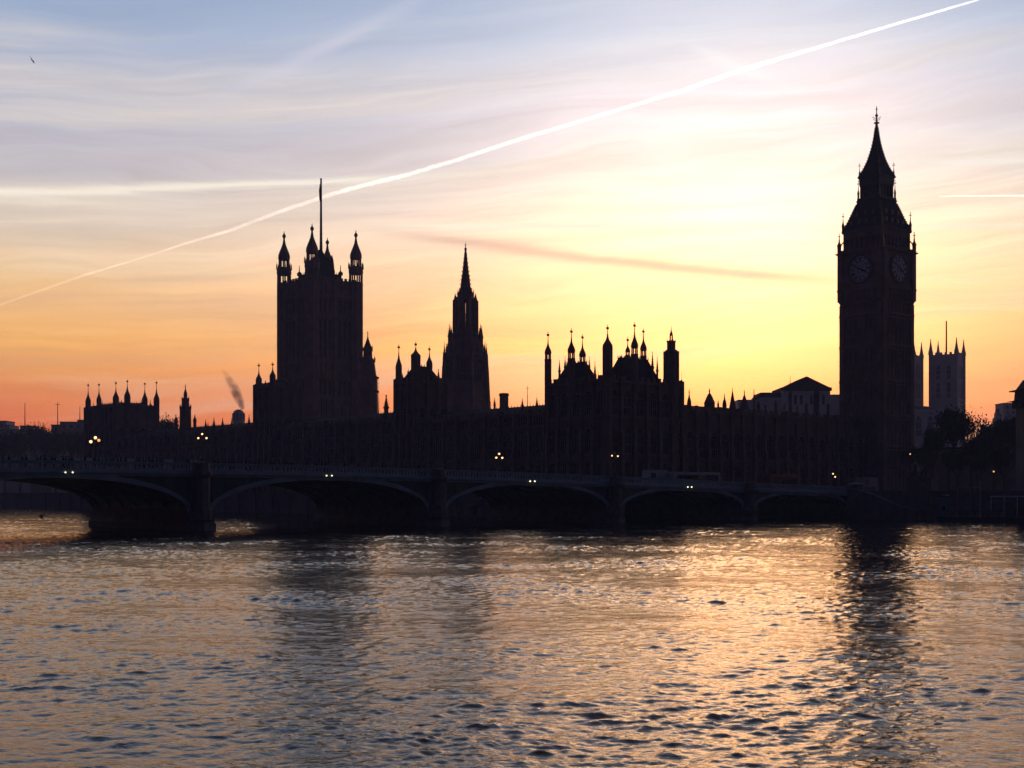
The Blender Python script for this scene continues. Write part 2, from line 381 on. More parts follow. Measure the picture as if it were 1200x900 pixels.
def make_water():
    ys = [9.0]
    while ys[-1] < 640: ys.append(ys[-1] + 0.018 + 0.0023 * ys[-1])
    far = [700, 800, 950, 1200, 1500]
    ys = np.array(ys + far, dtype=float); us = np.linspace(-0.80, 0.80, 1560)
    U, Y = np.meshgrid(us, ys); X = U * Y
    Z = np.zeros_like(X)
    tA = wave_tile(1024, 96.0, 0.9, 3.0, 0.050, R(78), 0.5, 1)
    tB = wave_tile(1024, 61.0, 0.35, 1.2, 0.078, R(97), 0.5, 2)
    tC = wave_tile(1024, 23.0, 0.12, 0.42, 0.085, R(88), 0.8, 3)
    tD = wave_tile(512, 140.0, 3.0, 9.0, 0.022, R(70), 0.5, 9)
    tG = wave_tile(512, 400.0, 8.0, 30.0, 1.0, R(60), 0.0, 4); tG = tG / np.abs(tG).std()
    def rot(a): return X * math.cos(a) - Y * math.sin(a), X * math.sin(a) + Y * math.cos(a)
    gust = np.clip(1.0 + 0.22 * samp(tG, 400.0, X, Y), 0.35, 1.8)
    open_ = np.clip(0.42 + Y / 180.0, 0, 0.70)             # calmer towards the sheltered near bank
    xa, ya = rot(0.0); Z += samp(tA, 96.0, xa, ya) * gust * open_
    xa, ya = rot(0.4); Z += samp(tD, 140.0, xa, ya) * open_ * 0.8
    xa, ya = rot(0.22); Z += samp(tA, 83.0, xa + 11, ya + 5) * 0.45 * open_
    w = np.clip(1.5 - Y / 500.0, 0.25, 1)
    xa, ya = rot(-0.15); Z += samp(tB, 61.0, xa, ya) * w * gust
    w = np.clip(1.15 - Y / 160.0, 0.0, 1)
    xa, ya = rot(0.1); Z += samp(tC, 23.0, xa, ya) * w * gust
    sg = Z[::7, ::7].std(); Z = Z + 0.08 * (Z * Z / sg - sg)
    Z *= np.clip((700 - Y) / 100, 0, 1)
    nr, nc = X.shape
    co = np.stack([X, Y, Z], -1).reshape(-1, 3).astype(np.float32)
    idx = np.arange(nr * nc).reshape(nr, nc)
    q = np.stack([idx[:-1, :-1], idx[:-1, 1:], idx[1:, 1:], idx[1:, :-1]], -1).reshape(-1, 4).astype(np.int32)
    # calm aprons out of the frame: left, right, behind
    x0, x1, y0, y1 = -1500.0, 1500.0, -60.0, 1500.0
    base = len(co)
    L9 = 0.80 * 9
    ex = np.array([[x0, y0, 0], [x1, y0, 0], [L9, 9, 0], [-L9, 9, 0], [x1, 9, 0], [x0, 9, 0], [0.80 * 1500, 1500, 0], [x1, 1500, 0], [-0.80 * 1500, 1500, 0], [x0, 1500, 0]], np.float32)
    eq = np.array([[0, 1, 4, 5], [2, 4, 7, 6], [5, 3, 8, 9]], np.int32) + base
    co = np.concatenate([co, ex]); q = np.concatenate([q, eq])
    me = bpy.data.meshes.new('water')
    me.vertices.add(len(co)); me.vertices.foreach_set('co', co.ravel())
    me.loops.add(q.size); me.loops.foreach_set('vertex_index', q.ravel())
    me.polygons.add(len(q)); me.polygons.foreach_set('loop_start', np.arange(0, q.size, 4, dtype=np.int32))
    me.polygons.foreach_set('use_smooth', np.ones(len(q), dtype=bool))
    me.update(calc_edges=True)
    o = bpy.data.objects.new('water', me); C.objects.link(o); structure(o)
    m = bpy.data.materials.new('river_water'); m.use_nodes = True
    T = NT(m.node_tree); b = m.node_tree.nodes['Principled BSDF']
    b.inputs['Base Color'].default_value = (0.014, 0.011, 0.010, 1)
    b.inputs['Roughness'].default_value = 0.05
    b.inputs['IOR'].default_value = 1.333
    b.inputs['Specular IOR Level'].default_value = 0.36
    b.inputs['Specular Tint'].default_value = (1.0, 0.76, 0.54, 1)
    tcn = T.n('ShaderNodeTexCoord')
    mp = T.n('ShaderNodeMapping'); T.l(tcn.outputs['Object'], mp.inputs[0]); mp.inputs['Scale'].default_value = (0.75, 1.0, 1.0)
    n1 = T.noise(mp.outputs[0], 4.5, 4, 0.62, 0.3)
    bn = T.n('ShaderNodeBump'); bn.inputs['Strength'].default_value = 0.5; bn.inputs['Distance'].default_value = 0.04
    T.l(n1, bn.inputs['Height']); T.l(bn.outputs[0], b.inputs['Normal'])
    me.materials.append(m)
make_water()

# ------------------------------------------------------------------ ground
g = MB(); g.obox((-1500, -60), (1, 0), 3000, (0, 1), 1560, -3.2, -3.0)
structure(g.build('ground', M['earth']))
# land behind the palace terrace wall, and behind the embankment wall right of the bridge
def poly_slab(name, pts, z0, z1, m):
    n = len(pts); b = MB()
    b.add([(x, y, z0) for x, y in pts] + [(x, y, z1) for x, y in pts],
          [tuple(range(n, 2 * n)), tuple(reversed(range(n)))] + [(k, (k + 1) % n, n + (k + 1) % n, n + k) for k in range(n)])
    return structure(b.build(name, m))
EB = lambda m_, o_=0.0: (BR0[0] - PA[0] * m_ + PE[0] * o_, BR0[1] - PA[1] * m_ + PE[1] * o_)
TW = -11.0
lp = [pal(-3, TW + .5), EB(-18, .5), EB(0, .5), EB(180, .5), (1400, 150), (1400, 1400), (-1400, 1400), pal(900, TW + .5)]
# orientation: counter clockwise from above
area = sum(lp[i][0] * lp[(i + 1) % len(lp)][1] - lp[(i + 1) % len(lp)][0] * lp[i][1] for i in range(len(lp)))
if area < 0: lp = lp[::-1]
poly_slab('land', lp, -3.0, 4.6, M['pave'])

# ------------------------------------------------------------------ gothic kit
def window_mesh():
    """unit bay window: 1 wide, 1 high, pointed head, stone frame and mullions, dark glass. local x = along wall, -y = outward"""
    b = MB()
    def arc(k): return (0.5 - abs(k - 0.5)) 
    pts = [(-0.5, 0), (0.5, 0), (0.5, 0.80)]
    for k in range(1, 6):
        a = k / 6.0; pts.append((0.5 * math.cos(a * math.pi / 2) , 0.80 + 0.2 * math.sin(a * math.pi / 2)))
    pts.append((0, 1.0))
    pts += [(-x, z) for x, z in reversed(pts[2:-1])]
    n = len(pts)
    b.add([(x * 0.96, -0.03, z) for x, z in pts], [tuple(range(n))], 1)
    # frame
    outer = [(x * 1.12, z if z > 0 else -0.03) for x, z in pts]; inner = [(x * 0.92, z if z > 0 else 0.03) for x, z in pts]
    vs = [(x, -0.22, z) for x, z in outer] + [(x, -0.22, z) for x, z in inner] + [(x, 0.0, z) for x, z in outer] + [(x, -0.03, z) for x, z in inner]
    fs = []
    for k in range(n):
        j = (k + 1) % n
        fs += [(k, j, n + j, n + k), (2 * n + k, 2 * n + j, j, k), (n + k, n + j, 3 * n + j, 3 * n + k)]
    b.add(vs, fs, 0)
    for x in (-0.25, 0.0, 0.25): b.obox((x - 0.03, -0.16), (1, 0), 0.06, (0, 1), 0.12, 0.0, 0.93, 0)
    for z in (0.35, 0.72): b.obox((-0.48, -0.14), (1, 0), 0.96, (0, 1), 0.10, z, z + 0.03, 0)
    return b
_wb = window_mesh()
WIN = {}
def window(parent, p, n_out, w, h, z, mkey='stone'):
    """place a window part: p on the wall face, n_out outward normal"""
    if mkey not in WIN:
        o = _wb.build('window', [M[mkey], M['glass']]); WIN[mkey] = o.data; bpy.data.objects.remove(o)
    o = bpy.data.objects.new('window', WIN[mkey]); C.objects.link(o); o.parent = parent
    pl = parent_loc(parent)
    o.location = (p[0] - pl[0], p[1] - pl[1], z - pl[2])
    o.rotation_euler = (0, 0, math.atan2(n_out[1], n_out[0]) + math.pi / 2)
    o.scale = (w, 1.0, h)
    return o

def facade(parent, wall, c, ax, L, n_out, z0, z1, bay, rows, windows=True, butt=0.9, butt_w=0.8, over=0.0, mkey='stone', win_w=0.6):
    """ribs and string courses onto wall mesh; windows as parts. c corner, ax along, n_out outward"""
    nb = max(1, round(L / bay)); bw = L / nb
    for k in range(nb + 1):
        x = min(max(k * bw, butt_w / 2), L - butt_w / 2)
        p = (c[0] + ax[0] * (x - butt_w / 2), c[1] + ax[1] * (x - butt_w / 2))
        wall.obox(p, ax, butt_w, n_out, butt, z0, z0 + (z1 - z0) * 0.55)
        wall.obox((p[0] + ax[0] * .1, p[1] + ax[1] * .1), ax, butt_w - .2, n_out, butt * 0.7, z0 + (z1 - z0) * 0.55 + .003, z1 + over)
    for zr in rows:
        wall.obox(c, ax, L, n_out, 0.35, zr[0] - 0.55, zr[0] - 0.15)
        if windows:
            for k in range(nb):
                x = (k + 0.5) * bw
                window(parent, (c[0] + ax[0] * x, c[1] + ax[1] * x), n_out, bw * win_w, zr[1] - zr[0], zr[0], mkey)
    wall.obox(c, ax, L, n_out, 0.5, z1 - 0.7, z1 - 0.3)

def battlement(b, c, ax, L, ay, z, h=0.9, w=0.9, th=0.4, gap=0.9, mi=0):
    k = 0.0
    while k + w <= L + 1e-6:
        b.obox((c[0] + ax[0] * k, c[1] + ax[1] * k), ax, w, ay, th, z - .02, z + h, mi); k += w + gap

def finial(b, x, y, z0, z1, r=0.09, ball=0.26, cross=True):
    b.lathe(x, y, [(r * 1.8, z0), (r, z0 + (z1 - z0) * 0.5), (r * 0.6, z1)], 6)
    b.ball((x, y, z0 + (z1 - z0) * 0.62), ball)
    if cross:
        b.cbox((x, y), PE, ball * 2.2, PA, r, z1 - ball * 1.2, z1 - ball * 0.9)
def pinnacle(b, x, y, z0, z1, r):
    """square shaft, crocketed spirelet and knob, in one mesh"""
    h = z1 - z0
    b.lathe(x, y, [(r, z0), (r, z0 + h * .38), (r * 1.35, z0 + h * .40), (r * 1.35, z0 + h * .45), (r * .95, z0 + h * .47), (r * .42, z0 + h * .72), (r * .14, z0 + h * .9), (0, z1)], 4, ROTP + R(45))
    b.ball((x, y, z0 + h * .90), r * .42, 6, 4)
    for k in (.52, .60, .68, .76):
        rr = r * (.95 - (k - .47) * 2.1)
        b.cbox((x, y), PE, rr * 2.2, PA, rr * 2.2, z0 + h * k, z0 + h * k + .12)
def add_pinnacle(parent, x, y, z0, z1, r, mkey='stone_dark', name='pinnacle'):
    b = MB(); pinnacle(b, x, y, z0, z1, r); return b.build(name, M[mkey], parent)

def turret(parent, x, y, z0, zs, z1, r, lantern=True, mkey='stone', dome=1.0, low_lantern=False, fin=None):
    """octagonal turret: shaft z0..zs, open lantern, ogee cap to z1; finial is a sub-part"""
    b = MB(); H = z1 - zs; rot = ROTP + R(22.5)
    zc = zs
    b.lathe(x, y, [(r, z0), (r, zs - .5), (r * 1.13, zs - .35), (r * 1.13, zs)], 8, rot)
    for k in range(3):
        zz = z0 + (zs - z0) * (k + 1) / 4
        b.lathe(x, y, [(r * 1.06, zz), (r * 1.06, zz + .35)], 8, rot)
    for k in range(8):   # corner shafts
        a = rot + k * math.pi / 4
        b.tube((x + math.cos(a) * r, y + math.sin(a) * r, z0), (x + math.cos(a) * r, y + math.sin(a) * r, zs), r * .10, n=4)
    if lantern:
        zl = zs + H * .24
        for k in range(8):
            a = rot + k * math.pi / 4
            b.tube((x + math.cos(a) * r * .80, y + math.sin(a) * r * .80, zs), (x + math.cos(a) * r * .80, y + math.sin(a) * r * .80, zl), r * .19, n=4)
        b.lathe(x, y, [(r * .88, zl), (r * 1.0, zl + .15 * r), (r * 1.0, zl + .3 * r)], 8, rot)
        zc = zl + .3 * r
    Hc = z1 - zc
    b.lathe(x, y, [(r * .98 * dome, zc), (r * 1.10 * dome, zc + Hc * .10), (r * 1.02 * dome, zc + Hc * .20), (r * .82, zc + Hc * .31), (r * .56, zc + Hc * .44),
                   (r * .31, zc + Hc * .60), (r * .16, zc + Hc * .82)], 8, rot)
    for k in range(8):   # little crockets round the cap
        a = rot + k * math.pi / 4
        b.lathe(x + math.cos(a) * r * 1.0, y + math.sin(a) * r * 1.0, [(r * .10, zc - .1), (r * .10, zc + Hc * .10), (0, zc + Hc * .24)], 4)
    o = b.build('turret', M[mkey], parent)
    f = MB(); ft = fin if fin else z1
    zf = zc + Hc * .78
    f.lathe(x, y, [(.11, zf), (.08, ft)], 5); f.ball((x, y, zc + Hc * .86), r * .12 + .07, 8, 5)
    f.cbox((x, y), PE, .75, PA, .08, ft - .55, ft - .05); f.cbox((x, y), PA, .10, PE, .10, ft, ft + .45)
    f.build('finial', M['gilt'], o)
    return o
def turret_px(parent, px, Y, y0, ys, y1, hw, **kw):
    return turret(parent, WX(px, Y), Y, WZ(y0, Y), WZ(ys, Y), WZ(y1, Y), hw * PM(Y), **kw)
def mansard(b, c, ax, L, ay, Wd, z0, z1, inset, mi=0):
    """steep hipped roof with a flat cresting"""
    vs = []
    for z, i in ((z0, 0), (z0 + .25, 0), (z1, inset)):
        for u, v in ((i, i), (L - i, i), (L - i, Wd - i), (i, Wd - i)):
            vs.append((c[0] + ax[0] * u + ay[0] * v, c[1] + ax[1] * u + ay[1] * v, z))
    fs = [(0, 1, 2, 3), (8, 9, 10, 11)]
    for r_ in (0, 4):
        for k in range(4): fs.append((r_ + k, r_ + (k + 1) % 4, r_ + 4 + (k + 1) % 4, r_ + 4 + k))
    b.add(vs, fs, mi)
def cresting(b, c, ax, L, ay, Wd, z, inset, step=0.9, h=0.8):
    for (u0, v0, u1, v1) in ((inset, inset, L - inset, inset), (inset, Wd - inset, L - inset, Wd - inset), (inset, inset, inset, Wd - inset), (L - inset, inset, L - inset, Wd - inset)):
        n = max(2, int(math.hypot(u1 - u0, v1 - v0) / step))
        b.tube((c[0] + ax[0] * u0 + ay[0] * v0, c[1] + ax[1] * u0 + ay[1] * v0, z + .1), (c[0] + ax[0] * u1 + ay[0] * v1, c[1] + ax[1] * u1 + ay[1] * v1, z + .1), .1, n=4)
        for k in range(n + 1):
            u = u0 + (u1 - u0) * k / n; v = v0 + (v1 - v0) * k / n
            b.lathe(c[0] + ax[0] * u + ay[0] * v, c[1] + ax[1] * u + ay[1] * v, [(.13, z - .05), (.10, z + h * .6), (0, z + h)], 4)
NR = (-PE[0], -PE[1])     # towards the river
NN = (-PA[0], -PA[1])     # towards the bridge
GZ = 4.6

def pavilion(name, label, cat, s0, s1, q0, q1, z_wall, z_roof, turrets, pins, bay=4.4, roof_in=3.0, group=None, rows=None, roofs=None):
    c = pal(s0, q0); t = thing(name, label, cat, (c[0], c[1], GZ), group)
    L, Wd = s1 - s0, q1 - q0
    w = MB(); w.obox(c, PA, L, PE, Wd, GZ, z_wall)
    rows = rows or [(7.5, 12.0), (14.0, 19.5), (21.8, 27.0)]
    facade(t, w, c, PA, L, NR, GZ, z_wall, bay, rows, over=.6)
    facade(t, w, c, PE, Wd, NN, GZ, z_wall, bay, rows, over=.6)
    battlement(w, c, PA, L, PE, z_wall); battlement(w, c, PE, Wd, PA, z_wall)
    battlement(w, pal(s1, q0), PE, Wd, NN, z_wall); battlement(w, pal(s0, q1), PA, L, NR, z_wall)
    w.build('wall', M['stone'], t)
    for a0, a1, b0, b1, zr_, ri in roofs or [(s0 + 1.2, s1 - 1.2, q0 + 1.2, q1 - 1.2, z_roof, roof_in)]:
        r = MB(); rc = pal(a0, b0); mansard(r, rc, PA, a1 - a0, PE, b1 - b0, z_wall, zr_, ri); ro = r.build('roof', M['slate'], t)
        cr = MB(); cresting(cr, rc, PA, a1 - a0, PE, b1 - b0, zr_, ri); cr.build('cresting', M['iron'], ro)
    if roofs: r = MB(); r.obox(pal(s0 + .6, q0 + .6), PA, L - 1.2, PE, Wd - 1.2, z_wall - .3, z_wall + .15); r.build('roof_deck', M['slate'], t)
    for a in turrets: turret_px(t, *a[:6], **(a[6] if len(a) > 6 else {}))
    for px, Y, y0, y1, hw in pins: add_pinnacle(t, WX(px, Y), Y, WZ(y0, Y), WZ(y1, Y), hw * PM(Y))
    return t

# ------------------------------------------------------------------ palace: the long ranges along the river
def rng_block(name, label, s0, s1, ztop, q0=0.0, depth=14.0, pins=(), rows=((7.4, 11.6), (13.4, 19.4), (20.8, 23.6)), bay=5.4):
    c = pal(s0, q0); t = thing(name, label, 'palace wing', (c[0], c[1], GZ), 'ranges of the riverside palace')
    L = s1 - s0; w = MB(); w.obox(c, PA, L, PE, depth, GZ, ztop - 1.6)
    facade(t, w, c, PA, L, NR, GZ, ztop - 1.6, bay, rows, over=.9)
    battlement(w, c, PA, L, PE, ztop - 1.6, .8, 1.1, .35, 1.0)
    w.build('wall', M['stone'], t)
    r = MB(); a0 = pal(s0, q0 + 1.0)
    vs = []
    for s_ in (0, L):
        for v, z in ((0, ztop - 1.7), (depth / 2 - 1, ztop + .6), (depth - 2, ztop - 1.7)):
            vs.append((a0[0] + PA[0] * s_ + PE[0] * v, a0[1] + PA[1] * s_ + PE[1] * v, z))
    r.add(vs, [(0, 1, 4, 3), (1, 2, 5, 4), (0, 2, 1), (3, 4, 5), (0, 3, 5, 2)])
    ro = r.build('roof', M['slate'], t)
    n = int(L / 1.1); cr = MB()
    e0 = (a0[0] + PE[0] * (depth / 2 - 1), a0[1] + PE[1] * (depth / 2 - 1)); cr.tube((*e0, ztop + .6), (e0[0] + PA[0] * L, e0[1] + PA[1] * L, ztop + .6), .1, n=4)
    for k in range(n + 1):
        p = (a0[0] + PA[0] * L * k / n + PE[0] * (depth / 2 - 1), a0[1] + PA[1] * L * k / n + PE[1] * (depth / 2 - 1))
        cr.lathe(p[0], p[1], [(.10, ztop + .5), (.07, ztop + .9), (0, ztop + 1.1 + .25 * (k % 3 == 0))], 4)
    cr.build('cresting', M['iron'], ro)
    for px, y0, y1, hw in pins:
        s_ = s_at(px); p = pal(s_, q0 + .3); add_pinnacle(t, p[0], p[1], WZ(y0, p[1]), WZ(y1, p[1]), hw * PM(p[1]))
    return t
sA0, sA1 = 137.0, 147.0
sB0, sB1 = 67.5, 76.5
rng_block('palace_range', 'long riverside palace range between the dark pavilion and the spired lantern tower', 19.4, sB0 - .2, 25.4,
          pins=[(578.5, 482, 465, 1.3), (611, 482, 466, 1.2), (628, 482, 464, 1.3), (592.5, 482, 470, 1.0)])
rng_block('palace_range', 'riverside palace range in front of the flag tower, with one small roof pinnacle', sB1 + .2, sA0 - .2, 26.4,
          pins=[(451.5, 490, 461, 2.7), (400, 486, 476, 1.2), (352, 488, 478, 1.2)])
rng_block('palace_range', 'low far riverside palace range left of the flag tower, with thin pinnacles', sA1 + .2, 241.8, 26.6,
          pins=[(240, 506, 491, 1.3), (242.8, 506, 494, 1.0), (249.7, 506, 489, 1.6), (259.8, 506, 489, 1.6), (270.5, 506, 489, 1.3), (290.8, 504, 485, 1.5), (192, 506, 493, 1.2),
                (198, 506, 496, 1.0)])
# north range from the pavilion to the clock tower (faces the bridge)
def north_range():
    c = pal(0, 24.4); L = 70.5; t = thing('palace_range', 'palace range facing the bridge, between pavilion and clock tower, with mixed small spires', 'palace wing', (c[0], c[1], GZ), 'ranges of the riverside palace')
    zt = 24.6; w = MB(); w.obox(c, PE, L, PA, 14.0, GZ, zt)
    facade(t, w, c, PE, L, NN, GZ, zt, 4.2, [(7.4, 11.6), (13.4, 19.4)], over=.9)
    battlement(w, c, PE, L, PA, zt, .8, 1.1, .35, 1.0)
    w.build('wall', M['stone'], t)
    r = MB(); a0 = pal(1.0, 24.4); vs = []
    for u in (0, L):
        for v, z in ((0, zt - .1), (6, zt + 1.5), (12, zt - .1)):
            vs.append((a0[0] + PE[0] * u + PA[0] * v, a0[1] + PE[1] * u + PA[1] * v, z))
    r.add(vs, [(0, 3, 4, 1), (1, 4, 5, 2), (0, 1, 2), (3, 5, 4), (0, 2, 5, 3)])
    r.build('roof', M['slate'], t)
    def at(px, q_off):      # point on a line parallel to the wall
        rr = (px - 600) / F; o = pal(q_off, 0)
        q = (rr * o[1] - o[0]) / (PE[0] - rr * PE[1]); return (o[0] + PE[0] * q, o[1] + PE[1] * q)
    def octa(px, y0, prof_px, name='turret', n=8, off=3.0, mk='stone_dark'):
        p = at(px, off); b = MB()
        b.lathe(p[0], p[1], [(hw * PM(p[1]), WZ(y, p[1])) for hw, y in prof_px], n, ROTP + R(22.5 if n == 8 else 45))
        b.build(name, M[mk], t)
    octa(807.6, 480, [(2.8, 482), (2.8, 473), (2.2, 469), (1.0, 465), (.5, 461), (.8, 460), (.2, 456)])
    octa(831.4, 480, [(6.6, 482), (6.6, 473), (7.0, 472.5), (3.6, 465), (2.0, 462), (.7, 460.5), (.9, 458), (.2, 455)], n=8)
    octa(841.6, 480, [(1.2, 482), (1.2, 474), (.1, 469)], 'pinnacle', 4)
    octa(849, 480, [(2.6, 482), (2.7, 474), (2.0, 470.5), (.8, 467), (.4, 463), (.2, 461)])
    octa(858.4, 480, [(5.0, 482), (4.4, 479), (.5, 458.5), (.15, 454)], 'spire', 8)
    octa(872.3, 480, [(6.5, 482), (6.0, 480), (3.0, 470), (1.5, 465), (.5, 462), (.6, 459.5), (.15, 457)], 'turret', 4)
    octa(883.6, 482, [(1.0, 484), (1.0, 466), (.2, 456)], 'pinnacle', 4)
    for px, yt, hw in ((889, 470, 1.6), (909, 469, 1.7), (945, 472, 1.6), (970.5, 472, 1.6), (919, 473, 1.1), (897, 474, 1.0), (934, 476, 1.0)):
        octa(px, 484, [(hw, 486), (hw, 476), (hw * 1.3, 475.5), (.2, yt)], 'pinnacle', 4)
    octa(926, 484, [(2.0, 488), (2.0, 466), (2.6, 465), (1.0, 456), (.35, 447), (.15, 440)], 'pinnacle', 8)
    octa(956.5, 484, [(3.8, 488), (3.8, 463), (4.3, 462), (2.2, 457), (.4, 452)], 'turret', 8)
north_range()

# ------------------------------------------------------------------ terrace walls (things: river walls)
def wall_thing(name, label, pts, z0, z1, th, m, cope=0.25, cat='wall', posts=0):
    t = thing(name, label, cat, (pts[0][0], pts[0][1], 0)); b = MB(); cp = MB()
    for p, q in zip(pts[:-1], pts[1:]):
        v = Vector((q[0] - p[0], q[1] - p[1])); L = v.length; v.normalize(); n = (-v[1], v[0])
        b.obox((p[0], p[1]), v, L, n, th, z0, z1)
        cp.obox((p[0] - n[0] * .15, p[1] - n[1] * .15), v, L, n, th + .3, z1 + .002, z1 + cope)
        if posts:
            k = posts / 2
            while k < L:
                b.obox((p[0] + v[0] * (k - .6) - n[0] * .35, p[1] + v[1] * (k - .6) - n[1] * .35), v, 1.2, n, th + .7, z0, z1 - .3); k += posts
    b.build('wall', m, t); cp.build('coping', m, t)
    return t
wall_thing('terrace_wall', 'long stone river terrace wall at the foot of the palace, seen through the arches', [pal(-3, TW), pal(268, TW)], -3, 5.6, .9, M['granite'], posts=9)
wall_thing('river_wall', 'low dark river wall of the far bank left of the palace', [pal(268.2, TW), pal(820, TW)], -3, 5.6, .9, M['granite'], posts=14)

# ------------------------------------------------------------------ pavilions and wing towers
def Yof(s, q): return pal(s, q)[1]
ya, yb, yc = Yof(18.9, 0), Yof(0, 0), Yof(0, 20.3)
pavilion('palace_pavilion', 'near palace corner pavilion with steep roof and many turrets, right of the lantern tower', 'pavilion',
         0, 19.0, 0, 24.2, WZ(446, 300), WZ(428, 306),
         [(642.2, ya, 482, 421, 398, 3.9, dict(fin=WZ(391, ya))), (669.6, 300, 470, 420, 394, 4.4, dict(fin=WZ(387, 300))),
          (682.6, 312, 470, 424, 401, 3.9, dict(fin=WZ(394, 312))), (712, yb, 560, 408, 390, 5.9, dict(lantern=False, fin=WZ(383, yb))),
          (743.6, 300, 470, 415, 387, 4.2, dict(fin=WZ(380, 300))), (754, 314, 470, 417, 393, 3.8, dict(fin=WZ(387, 314))),
          (735.6, 316, 470, 416, 402, 2.8, dict(fin=WZ(397, 316)))],
         [(655.6, 305, 446, 420, 1.3), (662.2, 303, 440, 417, 1.3), (690.6, 303, 446, 416, 1.4), (697.2, 300, 452, 422, 1.4), (728.6, 302, 446, 414, 1.4),
          (725.5, 300, 450, 420, 1.2), (764.6, 306, 446, 410, 1.6), (770.2, 308, 448, 416, 1.3), (701, 297, 456, 434, .9), (798.7, yc + 2, 560, 433, 1.9)],
         bay=4.0, rows=[(7.5, 12.0), (14.0, 19.5), (22.2, 27.6)],
         roofs=[(8.6, 17.8, 1.2, 6.0, WZ(426, 306), 1.9), (1.0, 6.2, 5.6, 18.0, WZ(421, 304), 2.0)])
# the stepped end tower of that pavilion
def end_tower():
    p = pal(1.5, 20.6); Y = p[1]; t = thing('stair_tower', 'stepped eight-sided stair tower with a tiny cupola at the right end of the near pavilion', 'tower', (p[0], p[1], GZ))
    m_ = PM(Y); x = WX(786.6, Y); b = MB(); rot = ROTP + R(22.5)
    b.lathe(x, Y, [(8.7 * m_, GZ), (8.7 * m_, WZ(414, Y)), (9.2 * m_, WZ(413.6, Y)), (9.2 * m_, WZ(412.6, Y)), (6.4 * m_, WZ(410, Y))], 8, rot)
    for k in range(8):
        a = rot + k * math.pi / 4; b.tube((x + math.cos(a) * 8.7 * m_, Y + math.sin(a) * 8.7 * m_, GZ), (x + math.cos(a) * 8.7 * m_, Y + math.sin(a) * 8.7 * m_, WZ(412, Y)), .22, n=4)
    b.build('shaft', M['stone'], t)
    b = MB(); b.lathe(x, Y, [(5.3 * m_, WZ(412.5, Y)), (5.3 * m_, WZ(401, Y)), (5.7 * m_, WZ(400.6, Y)), (5.7 * m_, WZ(399.8, Y)), (2.4 * m_, WZ(399, Y))], 8, rot)
    for k in range(4):
        a = rot + R(45) + k * math.pi / 2; b.lathe(x + math.cos(a) * 5.2 * m_, Y + math.sin(a) * 5.2 * m_, [(.2, WZ(401, Y)), (0, WZ(397.4, Y))], 4)
    b.build('upper_stage', M['stone'], t)
    b = MB()
    for k in range(6):
        a = k * math.pi / 3; b.tube((x + math.cos(a) * 1.7 * m_, Y + math.sin(a) * 1.7 * m_, WZ(399.6, Y)), (x + math.cos(a) * 1.7 * m_, Y + math.sin(a) * 1.7 * m_, WZ(393, Y)), .07, n=4)
    b.lathe(x, Y, [(2.1 * m_, WZ(393.3, Y)), (1.9 * m_, WZ(391, Y)), (.8 * m_, WZ(388.6, Y)), (.3 * m_, WZ(385, Y)), (.15 * m_, WZ(381, Y))], 8, rot)
    b.build('cupola', M['slate'], t)
end_tower()

pavilion('palace_wing_tower', 'small turreted palace tower left of the tall lantern tower, with broad central cupola', 'tower',
         sB0, sB1, -.6, 9.5, WZ(446, 348), WZ(430, 350),
         [(467.3, Yof(sB1, 0), 480, 432, 411, 3.5, dict(fin=WZ(405, 351), lantern=False)),
          (487.2, Yof(sB0, 0), 480, 418, 407, 5.3, dict(lantern=False, fin=WZ(402, 345), dome=1.05)),
          (503.2, 352, 470, 427, 413, 3.4, dict(lantern=False, fin=WZ(408, 352)))],
         [(478.3, 350, 446, 431, 1.2), (513.8, 356, 452, 431, 1.4), (497, 354, 440, 431, 1.0), (471.5, 352, 446, 437, .9)], bay=3.0, roof_in=2.0,
         group='wing towers of the river front')
pavilion('palace_wing_tower', 'turreted palace tower overlapping the left side of the tall flag tower', 'tower',
         sA0, sA1, -.6, 9.5, WZ(452, 400), WZ(446, 402),
         [(303.3, Yof(sA1, 0), 500, 446, 434, 3.3, dict(lantern=False, fin=WZ(427, 405))),
          (319.5, Yof(sA0, 0), 500, 442, 430, 3.3, dict(lantern=False, fin=WZ(426, 398))),
          (341, 404, 490, 446, 434, 3.3, dict(lantern=False, fin=WZ(428, 404)))],
         [(311, 402, 456, 445, 1.1), (315, 401, 456, 448, 1.0), (307.5, 404, 458, 450, .9)], bay=3.0, roof_in=2.4, group='wing towers of the river front')
yS0, yS1, yS2 = Yof(242, 0), Yof(268, 0), Yof(242, 16)
pavilion('palace_pavilion', 'far corner pavilion of the palace with six turrets in a row, at the left end', 'pavilion',
         242, 268, 0, 16, WZ(476, 480), WZ(472.5, 484),
         [(103.3, yS1, 520, 472, 457, 2.9, dict(lantern=False, fin=WZ(450.5, yS1))), (116, 492, 490, 470, 456, 2.6, dict(lantern=False, fin=WZ(450, 492))),
          (135.8, yS0, 520, 468, 454, 3.3, dict(lantern=False, fin=WZ(448, yS0), dome=1.0)), (149.2, 484, 500, 466, 451, 3.3, dict(lantern=False, fin=WZ(446, 484))),
          (169.7, 490, 500, 470, 455, 3.0, dict(lantern=False, fin=WZ(449, 490))), (183.4, yS2, 540, 470, 454, 3.1, dict(lantern=False, fin=WZ(447.5, yS2)))],
         [(109.7, 494, 490, 471, 1.2), (120, 492, 486, 468, 1.0), (142.3, 483, 484, 468, 1.2), (131, 482, 490, 471, 1.0), (165.5, 488, 484, 467, 1.0), (176.2, 487, 484, 468, 1.3)],
         bay=4.4, roof_in=2.6, rows=[(7.5, 12.0), (14.0, 19.5), (22.0, 28.5)])

